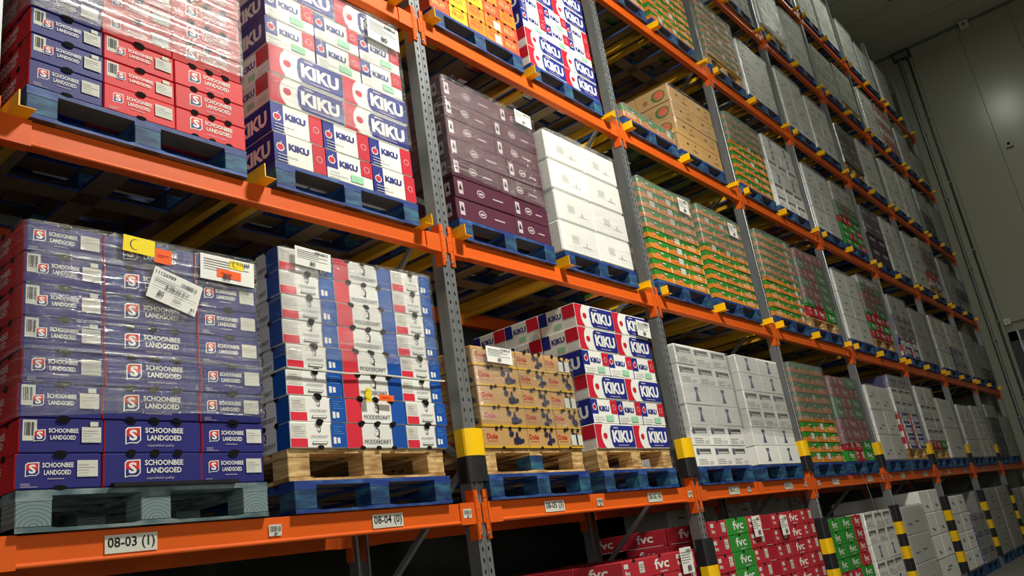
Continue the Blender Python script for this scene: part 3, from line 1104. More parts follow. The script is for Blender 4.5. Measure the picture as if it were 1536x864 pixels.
def post_mesh(y0, sgn, M_GALV=M_GALV):
    mb = MB()
    zz = [0.0]
    z = .05
    while z < ZT - .08:
        zz += [z, z + .022]
        z += .0595
    zz.append(ZT)
    cols = [(-.050, 0, 0), (-.030, 1, 0), (-.018, 0, 0), (.018, 1, 0), (.030, 0, 0), (.050, 0, 0)]
    for ci in range(5):
        a, b, hole = cols[ci][0], cols[ci + 1][0], cols[ci][1]
        if ci == 2:      # centre: shallow groove
            for (p, q, ya, yb) in ((-.018, -.006, 0, 0), (-.006, -.003, 0, .007), (-.003, .003, .007, .007), (.003, .006, .007, 0), (.006, .018, 0, 0)):
                mb.poly([(p, y0 + sgn * ya, 0), (q, y0 + sgn * yb, 0), (q, y0 + sgn * yb, ZT), (p, y0 + sgn * ya, ZT)], M_GALV)
        elif not hole:
            mb.poly([(a, y0, 0), (b, y0, 0), (b, y0, ZT), (a, y0, ZT)], M_GALV)
        else:
            for k in range(0, len(zz) - 1, 2):
                mb.poly([(a, y0, zz[k]), (b, y0, zz[k]), (b, y0, zz[k + 1]), (a, y0, zz[k + 1])], M_GALV)
    for s in (-1, 1):
        mb.poly([(s * .05, y0, 0), (s * .05, y0, ZT), (s * .05, y0 + sgn * .085, ZT), (s * .05, y0 + sgn * .085, 0)], M_GALV)
        mb.poly([(s * .05, y0 + sgn * .085, 0), (s * .05, y0 + sgn * .085, ZT), (s * .034, y0 + sgn * .085, ZT), (s * .034, y0 + sgn * .085, 0)], M_GALV)
    return mb


pm_f = post_mesh(0, 1).mesh('post')
pm_r = post_mesh(1.1, -1, M_GALV_D).mesh('post')  # rear posts get the darker steel, putting their shade into the colour
br_ = MB()
zb = .25
k = 0
while zb < ZT - 1:
    a, b = (.06, 1.04) if k % 2 == 0 else (1.04, .06)
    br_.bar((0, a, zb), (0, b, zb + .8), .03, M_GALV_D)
    zb += .8
    k += 1
br_m = br_.mesh('brace')
hb = MB()
for zq in (.2, ZT - .3):
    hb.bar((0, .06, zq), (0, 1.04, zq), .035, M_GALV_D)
hb_m = hb.mesh('tie_bar')
ft = MB(); ft.box(-.08, .08, -.04, .12, 0, .006, M_GALV_D); ft.cyl((-.06, -.02, .006), .01, .02, M_GALV_D, n=6); ft.cyl((.06, -.02, .006), .01, .02, M_GALV_D, n=6)
ft_m = ft.mesh('foot_plate')
for k in range(-1, NPOST):
    e = empty('upright_frame', (k * BAY, 0, 0))
    wh = 'at the left edge, mostly out of view' if k < 0 else ('at the right end of the rack' if k == NPOST - 1 else 'between the %s and %s bays' % (BAYN[k], BAYN[k + 1]))
    tag(e, 'galvanised perforated upright frame ' + wh, 'rack upright', 'rack uprights')
    for nm, m in (('post', pm_f), ('post', pm_r), ('brace', br_m), ('tie_bar', hb_m), ('foot_plate', ft_m)):
        o = bpy.data.objects.new(nm, m); o.parent = e; sc.collection.objects.link(o)

# beams
LB = BAY - .104


def beam_mesh(front=True):
    mb = MB()
    h = LB / 2
    prof = [(.0, 0), (-.0, -.004), (-.0, -.092), (-.007, -.099), (-.008, -.103), (-.006, -.108), (.0, -.110), (.046, -.110), (.046, 0)]
    n = len(prof)
    for i in range(n):
        a, b = prof[i], prof[(i + 1) % n]
        mb.poly([(-h, a[0], a[1]), (h, a[0], a[1]), (h, b[0], b[1]), (-h, b[0], b[1])][::-1], M_ORANGE)
    # sleeves welded over the ends
    for s in (-1, 1):
        xa, xb = sorted((s * h, s * (h - .12)))
        mb.box(xa, xb, -.009, .048, -.114, .002, M_ORANGE)
    return mb.mesh('beam_box')


def conn_mesh(s):
    """end connector of a beam: s=+1 right end, -1 left end; hooks over half of the post face"""
    mb = MB()
    h = LB / 2
    xa, xb = sorted((s * (h - .004), s * (h + .004)))
    mb.box(xa, xb, -.012, .05, -.20, .07, M_ORANGE)
    xa, xb = sorted((s * (h + .0), s * (h + .030)))
    for (p, q) in ((-.20, -.155), (-.155, -.10), (-.10, -.04), (-.04, .02), (.02, .07)):
        mb.box(xa, xb, -.012, -.004, p + .004, q, M_ORANGE)
    xa, xb = sorted((s * (h + .0), s * (h + .046)))
    mb.box(xa, xb, -.010, -.0045, -.11, .0, M_ORANGE)
    mb.cyl(((xa + xb) / 2, -.02, -.175), .008, .012, M_GALV, axis='y', n=8)
    return mb.mesh('end_connector')


bm_m = beam_mesh()
cn = {1: conn_mesh(1), -1: conn_mesh(-1)}


def sticker_mesh(txt):
    mb = MB()
    if txt is None:
        mb.box(-.032, .032, -.001, 0, -.024, .024, 'paper')
        F = Face(mb, 0, 0, 'f'); F.e = .0012
        F.bars(-.026, .026, -.006, .018, 11, 'black_ink')
        F.rect(-.008, .008, -.018, -.012, 'ink')
    else:
        mb.box(-.10, .10, -.001, 0, -.033, .033, 'paper')
        F = Face(mb, 0, 0, 'f'); F.e = .0012
        F.text(txt, -.090, .090, -.024, .024, 'black_ink', .018)
    return mb.mesh('location_label' if txt else 'barcode_label')


bc_m = sticker_mesh(None)
SIGNS = {0: [(-1.97, '08-03 (1)'), (-1.34, None), (-.69, '08-04 (0)'), (-.12, None)],
         1: [(.68, '08-05 (3)'), (1.18, None), (1.9, '08-06 (4)'), (2.43, None)],
         2: [(3.23, '08-07 (1)'), (3.53, None), (4.43, '08-08 (3)'), (4.88, None)],
         3: [(5.24, None), (5.76, '08-09 (2)'), (6.95, '08-10 (2)'), (7.45, None)],
         4: [(7.80, None), (8.35, '08-11 (1)'), (9.5, '08-12 (4)')],
         5: [(10.34, None), (10.9, '08-13 (0)'), (12.0, '08-14 (3)')],
         6: [(12.9, None), (13.5, '08-15 (5)')]}
for lev in range(1, 7):
    zt = Z1 + LEV * (lev - 1)
    for b in range(8):
        xm = (b - .5) * BAY
        for rear in (0, 1):
            if rear and lev > 4 and b > 4:
                continue
            e = empty('rack_beam', (xm, 0 if not rear else 1.1, zt), 0 if not rear else math.pi)
            lb = 'orange %s beam of the %s bay carrying the %s' % ('rear' if rear else 'front', BAYN[b], SHN[lev])
            if not rear and lev == 1 and b in SIGNS:
                t = [q for q in SIGNS[b] if q[1]]
                lb = 'orange front beam with signs ' + ' and '.join(q[1] for q in t)
            tag(e, lb, 'shelf beam', 'orange rack beams')
            for nm, m in (('beam_box', bm_m), ('end_connector', cn[1]), ('end_connector', cn[-1])):
                o = bpy.data.objects.new(nm, m); o.parent = e; sc.collection.objects.link(o)
            if not rear and lev == 1:
                for xs, t in SIGNS.get(b, []):
                    end = abs(xs - xm) > LB / 2 - .13
                    o = bpy.data.objects.new('location_label' if t else 'barcode_label', sticker_mesh(t) if t else bc_m)
                    xx = xs - xm
                    if end:
                        xx = max(-LB / 2 + .05, min(LB / 2 - .05, xx))
                    o.location = (xx, -.0095 if end else -.0045, -.055)
                    o.parent = e
                    o['label'] = ('white sign reading ' + t) if t else 'small white barcode sticker'
                    sc.collection.objects.link(o)

# orange clip over the beam joint beside sign 08-07
mb = MB(); mb.box(-.03, .03, -.012, -.005, -.108, .006, M_ORANGE); mb.box(-.03, .03, -.012, .03, .0, .006, M_ORANGE)
tag(mb.build('beam_clip', None, (3.76, 0, Z1)), 'bright orange clip over the front beam between 08-07 and 08-08', 'clip')


def guide_mesh(s, front=.095):
    """yellow angle: upright web running front to back with a flange under the pallet, s = flange side"""
    mb = MB()
    mb.box(-.003, .003, -front, 1.1, .001, .072, M_YELLOW)
    xa, xb = sorted((s * .003, s * .062))
    mb.box(xa, xb, -front - .0, .02, .0008, .0035, M_YELLOW)
    return mb.mesh('pallet_guide')


def bar_mesh():
    mb = MB()
    mb.box(-.022, .022, .047, 1.053, -.062, -.004, M_YBAR)
    mb.box(-.020, .020, .047, .05, -.09, -.062, M_YBAR)
    mb.box(-.020, .020, 1.05, 1.053, -.09, -.062, M_YBAR)
    return mb.mesh('support_bar')


gm = {1: guide_mesh(1), -1: guide_mesh(-1)}
bm = bar_mesh()
for lev in range(2, 7):
    zt = Z1 + LEV * (lev - 1)
    for b in range(8):
        if lev >= 4 and b == 0 or lev >= 5 and b <= 1:
            continue
        x0 = (b - 1) * BAY
        for j, (lx, s, wd) in enumerate(((.092, 1, 'left'), (1.196, 1, 'middle'), (2.345, -1, 'right'))):
            o = bpy.data.objects.new('pallet_guide', gm[s]); o.location = (x0 + lx, 0, zt + .0002)
            sc.collection.objects.link(o)
            tag(o, 'yellow pallet guide, %s one of the %s bay, %s' % (wd, BAYN[b], SHN[lev]), 'pallet guide', 'yellow pallet guides')
        for j, (lx, wd) in enumerate(((.15, 'first'), (1.12, 'second'), (1.28, 'third'), (2.27, 'fourth'))):
            if b > 5:
                continue
            o = bpy.data.objects.new('support_bar', bm); o.location = (x0 + lx, 0, zt)
            sc.collection.objects.link(o)
            tag(o, 'yellow crossbar under the pallets, %s from left, %s bay, %s' % (wd, BAYN[b], SHN[lev]), 'crossbar', 'yellow crossbars')

# striped guards around the front posts
def guard(x, z0, cols, hs, label, n=9):
    e = empty('post_guard', (x, 0, z0))
    tag(e, label, 'post guard', 'striped post guards')
    z = 0
    for c, h_ in zip(cols, hs):
        mb = MB()
        prof = []
        for k in range(n):
            a = math.pi * k / (n - 1)
            prof.append((-.083 * math.cos(a), -.012 - .030 * math.sin(a)))
        prof = [(-.083, .05)] + prof + [(.083, .05)]
        m = mb.mi(M_GUARDY if c == 'y' else M_GUARDK)
        i = 0
        inner = [(a * .86, b + (.01 if b < 0 else 0)) for a, b in prof]
        N_ = len(prof)
        for zz in (z + .0005, z + h_ - .0005):
            mb.v += [(a, b, zz) for a, b in prof]
            mb.v += [(a, b, zz) for a, b in inner]
        for k in range(N_ - 1):
            mb.f += [(k, k + 1, 2 * N_ + k + 1, 2 * N_ + k), (N_ + k + 1, N_ + k, 3 * N_ + k, 3 * N_ + k + 1),
                     (k + 1, k, N_ + k, N_ + k + 1), (2 * N_ + k, 2 * N_ + k + 1, 3 * N_ + k + 1, 3 * N_ + k)]
            mb.m += [m] * 4
        o = mb.build('yellow_band' if c == 'y' else 'black_band', e, (0, 0, z))
        o.location = (0, 0, 0)
        z += h_


for k in range(0, 8):
    x = k * BAY - .0
    if k < 7:
        guard(x, 1.70 + (.03 if k == 0 else 0), 'ky', (.145, .155), 'short yellow-black guard above lowest beam, post right of %s bay' % BAYN[k])
    if k >= 1:
        hs = [.145] * 7
        z0 = 1.37 - .145 * 7 - .04 - .16
        guard(x, z0, 'kykykyk', [.145] * 6 + [.2], 'long striped guard below lowest beam, post right of %s bay' % BAYN[k])

# ------------------------------------------------------------------ the loads
NAV = [('nav_e', .3, .4), ('nav_l', .4, .3), ('nav_b', .3, .4)]
NAV2 = [('nav_b', .3, .4), ('nav_l', .4, .3), ('nav_e', .3, .4)]
NAV3 = [('nav_e', .3, .4), ('nav_l', .4, .3), ('nav_e', .3, .4)]
KL = [('kik_l', .5, .333), ('kik_l', .5, .333)]
KS = [('kik_s', .333, .5), ('kik_s', .333, .5), ('kik_s', .334, .5)]
KT = [('kik_t', .333, .5), ('kik_t', .333, .5), ('kik_t', .334, .5)]
KM = [('kik_s', .333, .5), ('kik_t', .333, .5), ('kik_s', .334, .5)]
MO = [('mod_e', .33, .4), ('mod_l', .4, .3), ('mod_e', .3, .4)]
MO2 = [('mod_e', .31, .4), ('mod_l', .4, .3), ('mod_e', .29, .4)]
DO = [('dol', .42, .3), ('dol', .30, .4), ('dol', .28, .4)]
DOP = [('dol', .42, .3), ('dol', .30, .4), ('dol_p', .28, .4)]
PL = [('plu', .6, .4), ('plu', .4, .6)]
PL2 = [('plu', .5, .4), ('plu', .5, .4)]
FO = [('foa', .5, .4), ('foa', .5, .4)]
PS = [('pri_s', .333, .5), ('pri_s', .333, .5), ('pri_s', .334, .5)]
PR = [('pri_l', .5, .4), ('pri_l', .5, .4)]
CR = [('cra', .333, .4), ('cra', .333, .4), ('cra_w', .334, .4)]
CRP = [('cra', .333, .4), ('cra_p', .333, .4), ('cra_w', .334, .4)]
CRP2 = [('cra_p', .333, .4), ('cra_p', .333, .4), ('cra_w', .334, .4)]
CW = [('cra_w', .333, .4), ('cra', .333, .4), ('cra_p', .334, .4)]
FV = [('fvr_s', .3, .4), ('fvg_l', .4, .3), ('fvr_s', .3, .4)]
FR = [('fvr_s', .3, .4), ('fvr_l', .4, .3), ('fvr_s', .3, .4)]
FG = [('fvg_l', .3, .4), ('fvr_s', .3, .3), ('fvg_l', .4, .4)]
FRG = [('fvr_s', .3, .4), ('fvr_l', .3, .3), ('fvg_l', .4, .4)]
FG2 = [('fvg_l', .3, .4), ('fvg_l', .4, .3), ('fvr_l', .3, .4)]
BL = [('blo', .5, .6), ('blo', .5, .6)]
BLP = [('blp', .5, .6), ('blo', .5, .6)]
B1_ = [('blo', 1.0, .6)]
BR = [('bro', .5, .4), ('bro', .5, .4)]
EM = [('emb', .5, .6), ('emb', .5, .6)]
DK = [('dar', .5, .6), ('dar', .5, .6)]
NV = [('nvy', .5, .6), ('nvy', .5, .6)]

# lowest shelf (its beam carries the signs)
o1 = stack(1, 0, 1, [NAV3, NAV2, NAV2, NAV3, NAV2, NAV2, NAV2, NAV3], .1275, 'teal', x0=-2.385, wrapd=('clear', .26, 1.0))
o2 = stack(1, 0, 2, [MO] * 8, .1245, 'both', x0=-1.245, wrapd=('clear', .45, 1.0))
a1 = stack(1, 1, 1, [DOP, DO, DOP, DO, DOP], .124, 'both2', x0=.075, wrapd=('clear', .22, .95))
a2 = stack(1, 1, 2, [KL, KT, KL, KT, KL, KL], .176, 'both', x0=1.25)
stack(1, 2, 1, [PS, PS, PR, PR, PS, PS], .173, x0=2.64, wrapd=('milky', .3, .98))
stack(1, 2, 2, [PR, PR, PS, PS, PR, PR], .175, x0=3.84, wrapd=('milky', .3, .98))
stack(1, 3, 1, [CRP2, CRP, CRP2, CRP, CW, CR, CRP, CR, CR, CR], .108, x0=5.17, wrapd=('veil', .42, 1.0))
stack(1, 3, 2, [FG, FRG, FR, FR, FG, FG, FR, FRG], .127, x0=6.33, wrapd=('veil', .22, 1.0))
stack(1, 4, 1, [BL, BL, BLP], .33, x0=7.72, wrapd=('milky', .0, 1.0), side=1)
stack(1, 4, 2, [KL, KL, KL, PS, PS, NV], .175, 'both', x0=8.90, wrapd=('milky', .45, 1.0))
stack(1, 5, 1, [FRG, PS, PS, PS, BL], [.13, .19, .19, .19, .28], 'both', x0=10.25, wrapd=('milky', .1, 1.0))
stack(1, 5, 2, [B1_, B1_], .49, x0=11.4, wrapd=('milky', 0, 1.0))
stack(1, 6, 1, [BL, BL, BLP], .31, x0=12.8, wrapd=('milky', 0, 1.0))
stack(1, 6, 2, [BL, BL, BL], .32, x0=13.95, wrapd=('milky', 0, 1.0))
stack(1, 7, 1, [DK, DK, DK, BL], .26, x0=15.35, wrapd=('veil', .0, 1.0))
stack(1, 7, 2, [BL, BL, BL], .28, x0=16.5, wrapd=('veil', 0, 1.0))

# second shelf
N2 = [('nav_e', .3, .4), ('red_e', .33, .4), ('red_l', .37, .3)]
N2b = [('nav_b', .3, .4), ('red_b', .33, .4), ('red_l', .37, .3)]
l2 = stack(2, 0, 1, [N2, N2b, N2b, N2, N2, N2b, N2, N2, N2], .1275, x0=-2.40, wrapd=('shiny', .34, 1.0))
stack(2, 0, 2, [KM, KS, KL, KL, KT, KT, KL], .178, x0=-1.235, wrapd=('clear', .3, 1.0))
stack(2, 1, 1, [PL, PL, PL2, PL, PL2, PL2, PL], .149, x0=.125, wrapd=('clear', .28, 1.0))
stack(2, 1, 2, [FO, FO, FO, FO], .256, x0=1.26, wrapd=('white', .0, 1.0))
stack(2, 2, 1, [CR, CRP, CRP, CRP, CRP, CR, CRP, CRP2, CRP2, CR], .099, x0=2.62, wrapd=('milky', .5, 1.0))
stack(2, 2, 2, [CR, CR, CR, CR, CR, CRP2, CR, CR, CRP2, CR], .099, x0=3.75, wrapd=('milky', .55, 1.0))
stack(2, 3, 1, [CW] * 10, .104, x0=5.18, wrapd=('milky', .45, 1.0), side=2)
stack(2, 3, 2, [FRG, FG, FRG, FG, FRG, FG, FR], .128, 'both', x0=6.33, wrapd=('veil', .2, 1.0))
stack(2, 4, 1, [BL, BL, BL], .335, x0=7.70, wrapd=('milky', 0, 1.0))
stack(2, 4, 2, [FR, FG, FR, FG, FRG, FR, FG, BL], .12, 'both', x0=8.85, wrapd=('veil', .4, 1.0))
stack(2, 5, 1, [KL, KT, KL, KT, BL], [.17, .17, .17, .17, .34], x0=10.25, wrapd=('veil', .3, 1.0))
stack(2, 5, 2, [B1_, B1_], .47, x0=11.4, wrapd=('veil', 0, 1.0))
stack(2, 6, 1, [BL, BL, BLP], .33, x0=12.8, wrapd=('milky', 0, 1.0))
stack(2, 6, 2, [NV, NV, BL, BL], .25, x0=13.95, wrapd=('milky', .5, 1.0))
stack(2, 7, 1, [BL, BL, BL], .32, x0=15.35, wrapd=('veil', 0, 1.0))
stack(2, 7, 2, [DK, BL, BL], .28, x0=16.5, wrapd=('veil', 0, 1.0))

# third shelf
CI = [[('cit_r', .2, .4), ('cit_y', .2, .4), ('cit_o', .2, .4), ('cit_p', .2, .4), ('cit_r', .2, .4)],
      [('cit_r', .2, .4), ('cit_y', .2, .4), ('cit_o', .2, .4), ('cit_p', .2, .4), ('cit_r', .2, .4)],
      [('cit_r', .2, .4), ('cit_r', .2, .4), ('cit_y', .2, .4), ('cit_r', .2, .4), ('cit_o', .2, .4)],
      [('cit_r', .2, .4), ('cit_y', .2, .4), ('cit_r', .2, .4), ('cit_o', .2, .4), ('cit_r', .2, .4)]]
stack(3, 1, 1, [CI[0], CI[1], CI[2], CI[3], CI[2], CI[3]], .125, x0=.14)
stack(3, 1, 2, [KL, KL, KT, KM, KL, KL], .178, x0=1.25)
stack(3, 2, 1, [CW], .135, x0=2.64, wrapd=('milky', 0, 1.0), side=3)
stack(3, 2, 2, [BR, BR, BR, BR], .195, x0=3.74, wrapd=('clear', .3, 1.0), side=3)
stack(3, 3, 1, [CR, CRP, CR, CRP, CR, CRP, CR, CR, CR], .106, x0=5.16, wrapd=('veil', .6, 1.0))
stack(3, 3, 2, [PS, PS, PR, PS, PR, PR], .17, x0=6.3, wrapd=('milky', .3, 1.0))
stack(3, 4, 1, [BL, BL, BL], .335, x0=7.68, wrapd=('milky', 0, 1.0))
stack(3, 4, 2, [FG2, FG, FG2, FRG, FG, FG, BL, BL], [.12] * 6 + [.16, .16], x0=8.85, wrapd=('veil', .45, 1.0))
stack(3, 5, 1, [DK, DK, DK, DK], .24, x0=10.22, wrapd=('milky', .5, 1.0))
stack(3, 5, 2, [BL, BLP, BL], .34, x0=11.38, wrapd=('milky', 0, 1.0))
stack(3, 6, 1, [B1_, B1_, B1_], .35, x0=12.78, wrapd=('milky', 0, 1.0))
stack(3, 6, 2, [KL, FR, KL, FR, KL, BL], .17, 'both', x0=13.93, wrapd=('veil', .3, 1.0))
stack(3, 7, 1, [BL, BL, BL], .33, x0=15.33, wrapd=('veil', 0, 1.0))
stack(3, 7, 2, [NV, DK, BL], .25, x0=16.48, wrapd=('veil', .3, 1.0))

# fourth shelf
stack(4, 2, 2, [CRP2, CR, CRP, CR, CRP, CR, CRP, CR], .104, x0=3.76)
stack(4, 2, 1, [CR, CR, CR], .104, x0=2.62)
stack(4, 3, 1, [CW, CRP, CW, CRP2, CW, CRP, CW, CRP2], .104, 'both', x0=5.16, wrapd=('milky', 0, 1.0))
stack(4, 3, 2, [BL, BL, BL], .29, x0=6.3, wrapd=('shiny', 0, 1.0))
stack(4, 4, 1, [BL, BL, BL], .33, x0=7.68, wrapd=('milky', 0, 1.0))
stack(4, 4, 2, [BL, BL, BLP], .31, x0=8.83, wrapd=('milky', 0, 1.0))
stack(4, 5, 1, [DK, DK, DK], .25, 'both', x0=10.22, wrapd=('shiny', 0, 1.0))
stack(4, 5, 2, [B1_, B1_, B1_], .32, x0=11.38, wrapd=('milky', 0, 1.0))
stack(4, 6, 1, [BL, BL, BL], .33, x0=12.78, wrapd=('milky', 0, 1.0))
stack(4, 6, 2, [BLP, BL, BL], .34, x0=13.93, wrapd=('milky', 0, 1.0))
stack(4, 7, 1, [DK, DK, BL, BL], .25, x0=15.33, wrapd=('veil', 0, 1.0))
stack(4, 7, 2, [BL, BL, BL], .31, x0=16.48, wrapd=('veil', 0, 1.0))

# fifth shelf
stack(5, 3, 2, [EM, EM, EM, EM], .27, x0=6.3)
stack(5, 4, 1, [BL, BL, BL], .35, 'both', x0=7.68, wrapd=('shiny', 0, 1.0))
stack(5, 4, 2, [B1_, B1_, B1_], .34, x0=8.83, wrapd=('milky', 0, 1.0))
stack(5, 5, 1, [EM, EM, EM], .30, x0=10.22)
stack(5, 5, 2, [EM, EM, EM], .28, 'both', x0=11.38, side=1)
stack(5, 6, 1, [BL, BL, BL], .33, x0=12.78, wrapd=('shiny', 0, 1.0))
stack(5, 6, 2, [FR, FR, PS, FR, PS, FR], .17, x0=13.93, wrapd=('milky', 0, 1.0))
stack(5, 7, 1, [BL, BL, BL], .30, x0=15.33, wrapd=('veil', 0, 1.0))
stack(5, 7, 2, [BL, BL], .33, x0=16.48, wrapd=('veil', 0, 1.0))

# top shelf
stack(6, 4, 2, [BL, BL, BL], .33, x0=8.83, wrapd=('milky', 0, 1.0))
stack(6, 5, 1, [BL, BL, BL], .34, x0=10.22, wrapd=('milky', 0, 1.0))
stack(6, 5, 2, [B1_, B1_, B1_], .36, x0=11.38, wrapd=('milky', 0, 1.0))
stack(6, 6, 1, [BL, BL, BL], .34, x0=12.78, wrapd=('veil', 0, 1.0))
stack(6, 6, 2, [BL, BL, BL], .31, x0=13.93, wrapd=('veil', 0, 1.0))
stack(6, 7, 1, [BL, BL, BL], .35, x0=15.33, wrapd=('veil', 0, 1.0))

# floor level
stack(0, 1, 1, [FG2, FG2, FG2, FG2, PS, PS], .15, x0=.2, detail=False)
stack(0, 1, 2, [FR, FR, FR, FR, FR, FR, FR, FR], .128, x0=1.27, detail=False)
stack(0, 2, 1, [FV] * 9, .133, x0=2.60, detail=False)
stack(0, 2, 2, [FR] * 9, .132, x0=3.80, detail=False)
stack(0, 3, 1, [FG2, FG, FG2, FRG, FG2, FG2, FG2, FG2], .131, x0=5.18, detail=False)
stack(0, 3, 2, [PS, PR, PS, PR, PS, PS], .175, x0=6.3, detail=False, wrapd=('clear', 0, 1.0))
stack(0, 4, 1, [B1_, B1_, B1_], .345, x0=7.72, wrapd=('milky', 0, 1.0))
stack(0, 4, 2, [B1_, BL, BL, BL], .30, x0=8.75, dx=.0)
stack(0, 5, 1, [BL, BL, BL, BL], .265, x0=10.25)
stack(0, 5, 2, [NV, NV, NV], .255, x0=11.35, wrapd=('clear', 0, 1.0))
stack(0, 6, 1, [B1_, B1_, B1_], .36, x0=12.72, wrapd=('veil', 0, 1.0))
stack(0, 6, 2, [B1_, B1_, B1_], .36, x0=13.9, wrapd=('veil', 0, 1.0))
stack(0, 7, 1, [DK, BL, BL], .33, x0=15.3, wrapd=('veil', 0, 1.0))
stack(0, 7, 2, [BL, BL, BL], .33, x0=16.45)

# pale cartons standing behind the rack on the floor, seen over the loads
for k, (x, hh) in enumerate(((4.9, 1.62), (6.1, 1.62), (7.35, 1.70), (8.5, 1.66))):
    pallet('blue', x + .5, 1.6, 0, 'blue pallet behind the rack, %s of four' % ORD[k].replace('bottom', 'leftmost'), False)
    for r in range(4):
        for c in range(2):
            o = bpy.data.objects.new('plain_carton', box_mesh('blo', .5, .6, (hh - .146) / 4))
            o.location = (x + .25 + .5 * c, 1.92, .146 + r * (hh - .146) / 4)
            sc.collection.objects.link(o)
            tag(o, 'pale carton behind the rack, %s row, %s column, %s stack from left' % (ORD[r] if r < 3 else 'top', ['left', 'right'][c], ['first', 'second', 'third', 'fourth'][k]), 'carton', 'pale cartons behind the rack')

# ------------------------------------------------------------------ loose labels and stickers on the loads
def paper(name, x, z, w_, h_, rot, label, cat, kind, y=-.05):
    mb = MB()
    base = {'a4': 'white', 'yellow': 'sticker_yellow', 'orange': 'sticker_orange', 'doc': 'white', 'bar': 'paper'}[kind]
    mb.box(-w_ / 2, w_ / 2, -.0008, 0, -h_ / 2, h_ / 2, base)
    F = Face(mb, 0, 0, 'f'); F.e = .001
    if kind == 'a4':
        F.text('11126989', -w_ * .46, -w_ * .05, h_ * .30, h_ * .42, 'ink', .02)
        F.bars(w_ * .08, w_ * .40, h_ * .22, h_ * .34, 14, 'dim_grey')
        F.lines(-w_ * .44, w_ * .3, h_ * .06, h_ * .24, 3, 'dim_grey', .25)
        F.text('B-08-03-2-1', -w_ * .20, w_ * .25, -h_ * .06, h_ * .04, 'black_ink', .02)
        F.rect(-w_ * .46, w_ * .44, -h_ * .10, -h_ * .09, 'ink')
        F.text('80', -w_ * .32, -w_ * .20, -h_ * .36, -h_ * .20, 'ink', .02)
        F.lines(w_ * .0, w_ * .2, -h_ * .34, -h_ * .14, 3, 'dim_grey', .25)
        F.text('81', w_ * .36, w_ * .44, -h_ * .42, -h_ * .32, 'ink', .02)
    elif kind == 'doc':
        F.lines(-w_ * .44, w_ * .4, -h_ * .1, h_ * .4, 5, 'dim_grey', .3)
        F.bars(w_ * .05, w_ * .42, h_ * .28, h_ * .42, 10, 'ink')
        F.text('80', -w_ * .1, -w_ * .1 + h_ * .32, -h_ * .42, -h_ * .18, 'ink', .02)
    elif kind == 'yellow':
        F.disc(-w_ * .12, 0, h_ * .32, h_ * .34, 'ink', 16, .6, 5.2)
        F.disc(-w_ * .12 + .003, 0, h_ * .30, h_ * .31, 'sticker_yellow', 16)
    elif kind == 'orange':
        F.lines(-w_ * .35, w_ * .35, -h_ * .1, h_ * .15, 2, 'dole_red', .5)
    o = mb.build(name, None, (x, y, z))
    o.rotation_euler = (0, rot, 0)
    tag(o, label, cat)
    return o


zo = o1[2]
paper('pallet_label', -1.80, zo - .215, .225, .145, .30, 'tilted white pallet label reading B-08-03-2-1 on the navy cartons', 'label', 'a4')
paper('note_sticker', -1.955, zo - .035, .135, .072, .06, 'yellow sticker with a scribble at the top of the navy stack', 'sticker', 'yellow')
paper('note_sticker', -1.850, zo - .065, .075, .065, .06, 'orange sticker beside the scribbled yellow one on the navy stack', 'sticker', 'orange')
paper('shipping_label', -1.545, zo - .075, .27, .12, .03, 'large white shipping label on the top right navy carton', 'label', 'doc')
paper('note_sticker', -1.50, zo - .045, .07, .04, .05, 'small yellow sticker on the large shipping label', 'sticker', 'yellow', -.052)
paper('note_sticker', -1.54, zo - .095, .12, .04, .05, 'small orange sticker on the large shipping label', 'sticker', 'orange', -.052)
paper('shipping_label', -1.06, a2[2] * 0 + o2[2] - .05, .22, .10, .05, 'white label at the top left of the portrait cartons', 'label', 'doc')
paper('note_sticker', -.66, Z1 + .55, .10, .032, .03, 'orange strip sticker on a middle portrait carton', 'sticker', 'orange')
paper('note_sticker', -.78, Z1 + .56, .035, .07, .0, 'yellow strip sticker on a middle portrait carton', 'sticker', 'yellow')
paper('shipping_label', .30, a1[2] - .055, .24, .10, .02, 'white shipping label on the top left brown grape carton', 'label', 'doc')
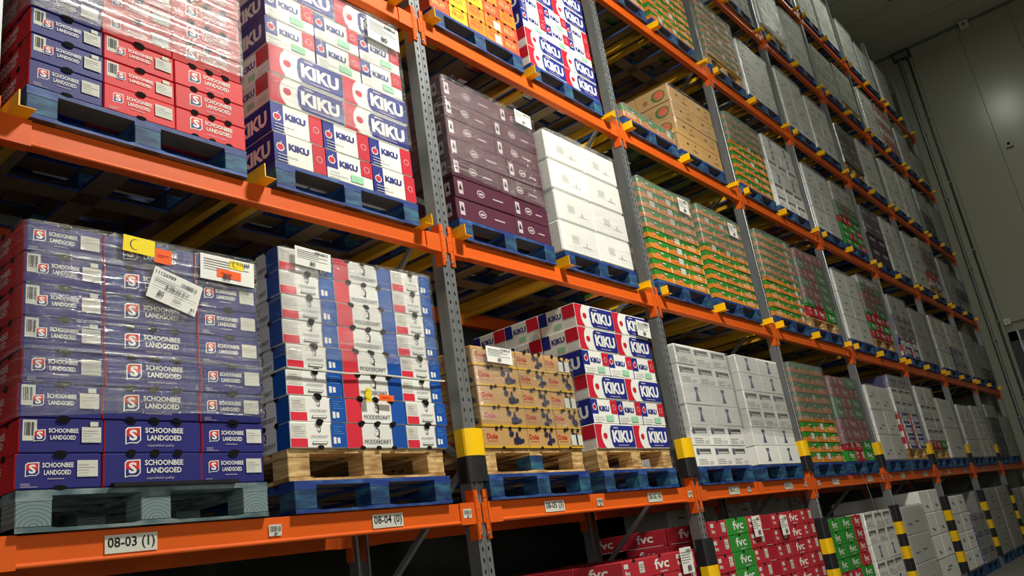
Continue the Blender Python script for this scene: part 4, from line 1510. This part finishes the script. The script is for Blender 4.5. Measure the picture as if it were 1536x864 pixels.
paper('shipping_label', 2.15, a2[2] - .11, .20, .13, .05, 'white shipping label on the top right blue panel carton, lowest shelf', 'label', 'doc')
zs2 = Z1 + LEV
paper('shipping_label', -.38, zs2 + 1.28, .26, .16, .03, 'white shipping label at the top of the second shelf apple stack', 'label', 'doc')
paper('shipping_label', .98, zs2 + 1.14, .19, .11, .03, 'white shipping label at the top right of the plum stack', 'label', 'doc')
paper('shipping_label', 3.42, zs2 + 1.02, .20, .15, .03, 'white shipping label on the left green crate stack, second shelf', 'label', 'doc')
paper('shipping_label', 4.50, zs2 + 1.0, .20, .15, .03, 'white shipping label on the right green crate stack, second shelf', 'label', 'doc')
paper('shipping_label', 2.10, 1.10, .17, .18, .0, 'white label on the red lettered cartons, top right, floor level', 'label', 'doc')
paper('shipping_label', 3.42, 1.25, .16, .17, .0, 'white label on top right of the red and green stack, floor level', 'label', 'doc')
paper('shipping_label', 4.0, 1.22, .16, .17, .0, 'white label on top left of the all-red stack, floor level', 'label', 'doc')
# twine around the portrait cartons and the loose thread hanging from the lowest beam
def thread(name, pts, r, m, label, cat):
    mb = MB()
    for a, b in zip(pts[:-1], pts[1:]):
        mb.bar(a, b, 2 * r, m)
    tag(mb.build(name), label, cat)


zt = o2[1] + 3 * .1245 - .002
thread('twine', [(-1.26, 1.1, zt + .01), (-1.262, .5, zt - .01), (-1.262, -.03, zt), (-1.255, -.05, zt), (-.9, -.05, zt - .006), (-.75, -.05, zt + .004), (-.3, -.05, zt - .004), (-.21, -.045, zt)], .004, 'paper', 'pale twine tied around the portrait cartons', 'twine')
thread('twine', [(6.55, -.04, Z1 + .02), (6.6, -.05, Z1 - .08), (6.62, -.06, Z1 - .25), (6.66, -.06, Z1 - .40), (6.75, -.07, Z1 - .50), (6.78, -.07, Z1 - .62)], .0025, 'dim_grey', 'loose thread hanging from the lowest beam in the fourth bay', 'twine')

mb = MB(); mb.box(-.26, .26, -.008, .05, 0, .014, 'black_ink')
tag(mb.build('rubber_strip', None, (-1.80, -.05, o1[1] - .004)), 'flat black strip on the front edge of the grey-green pallet', 'strip')
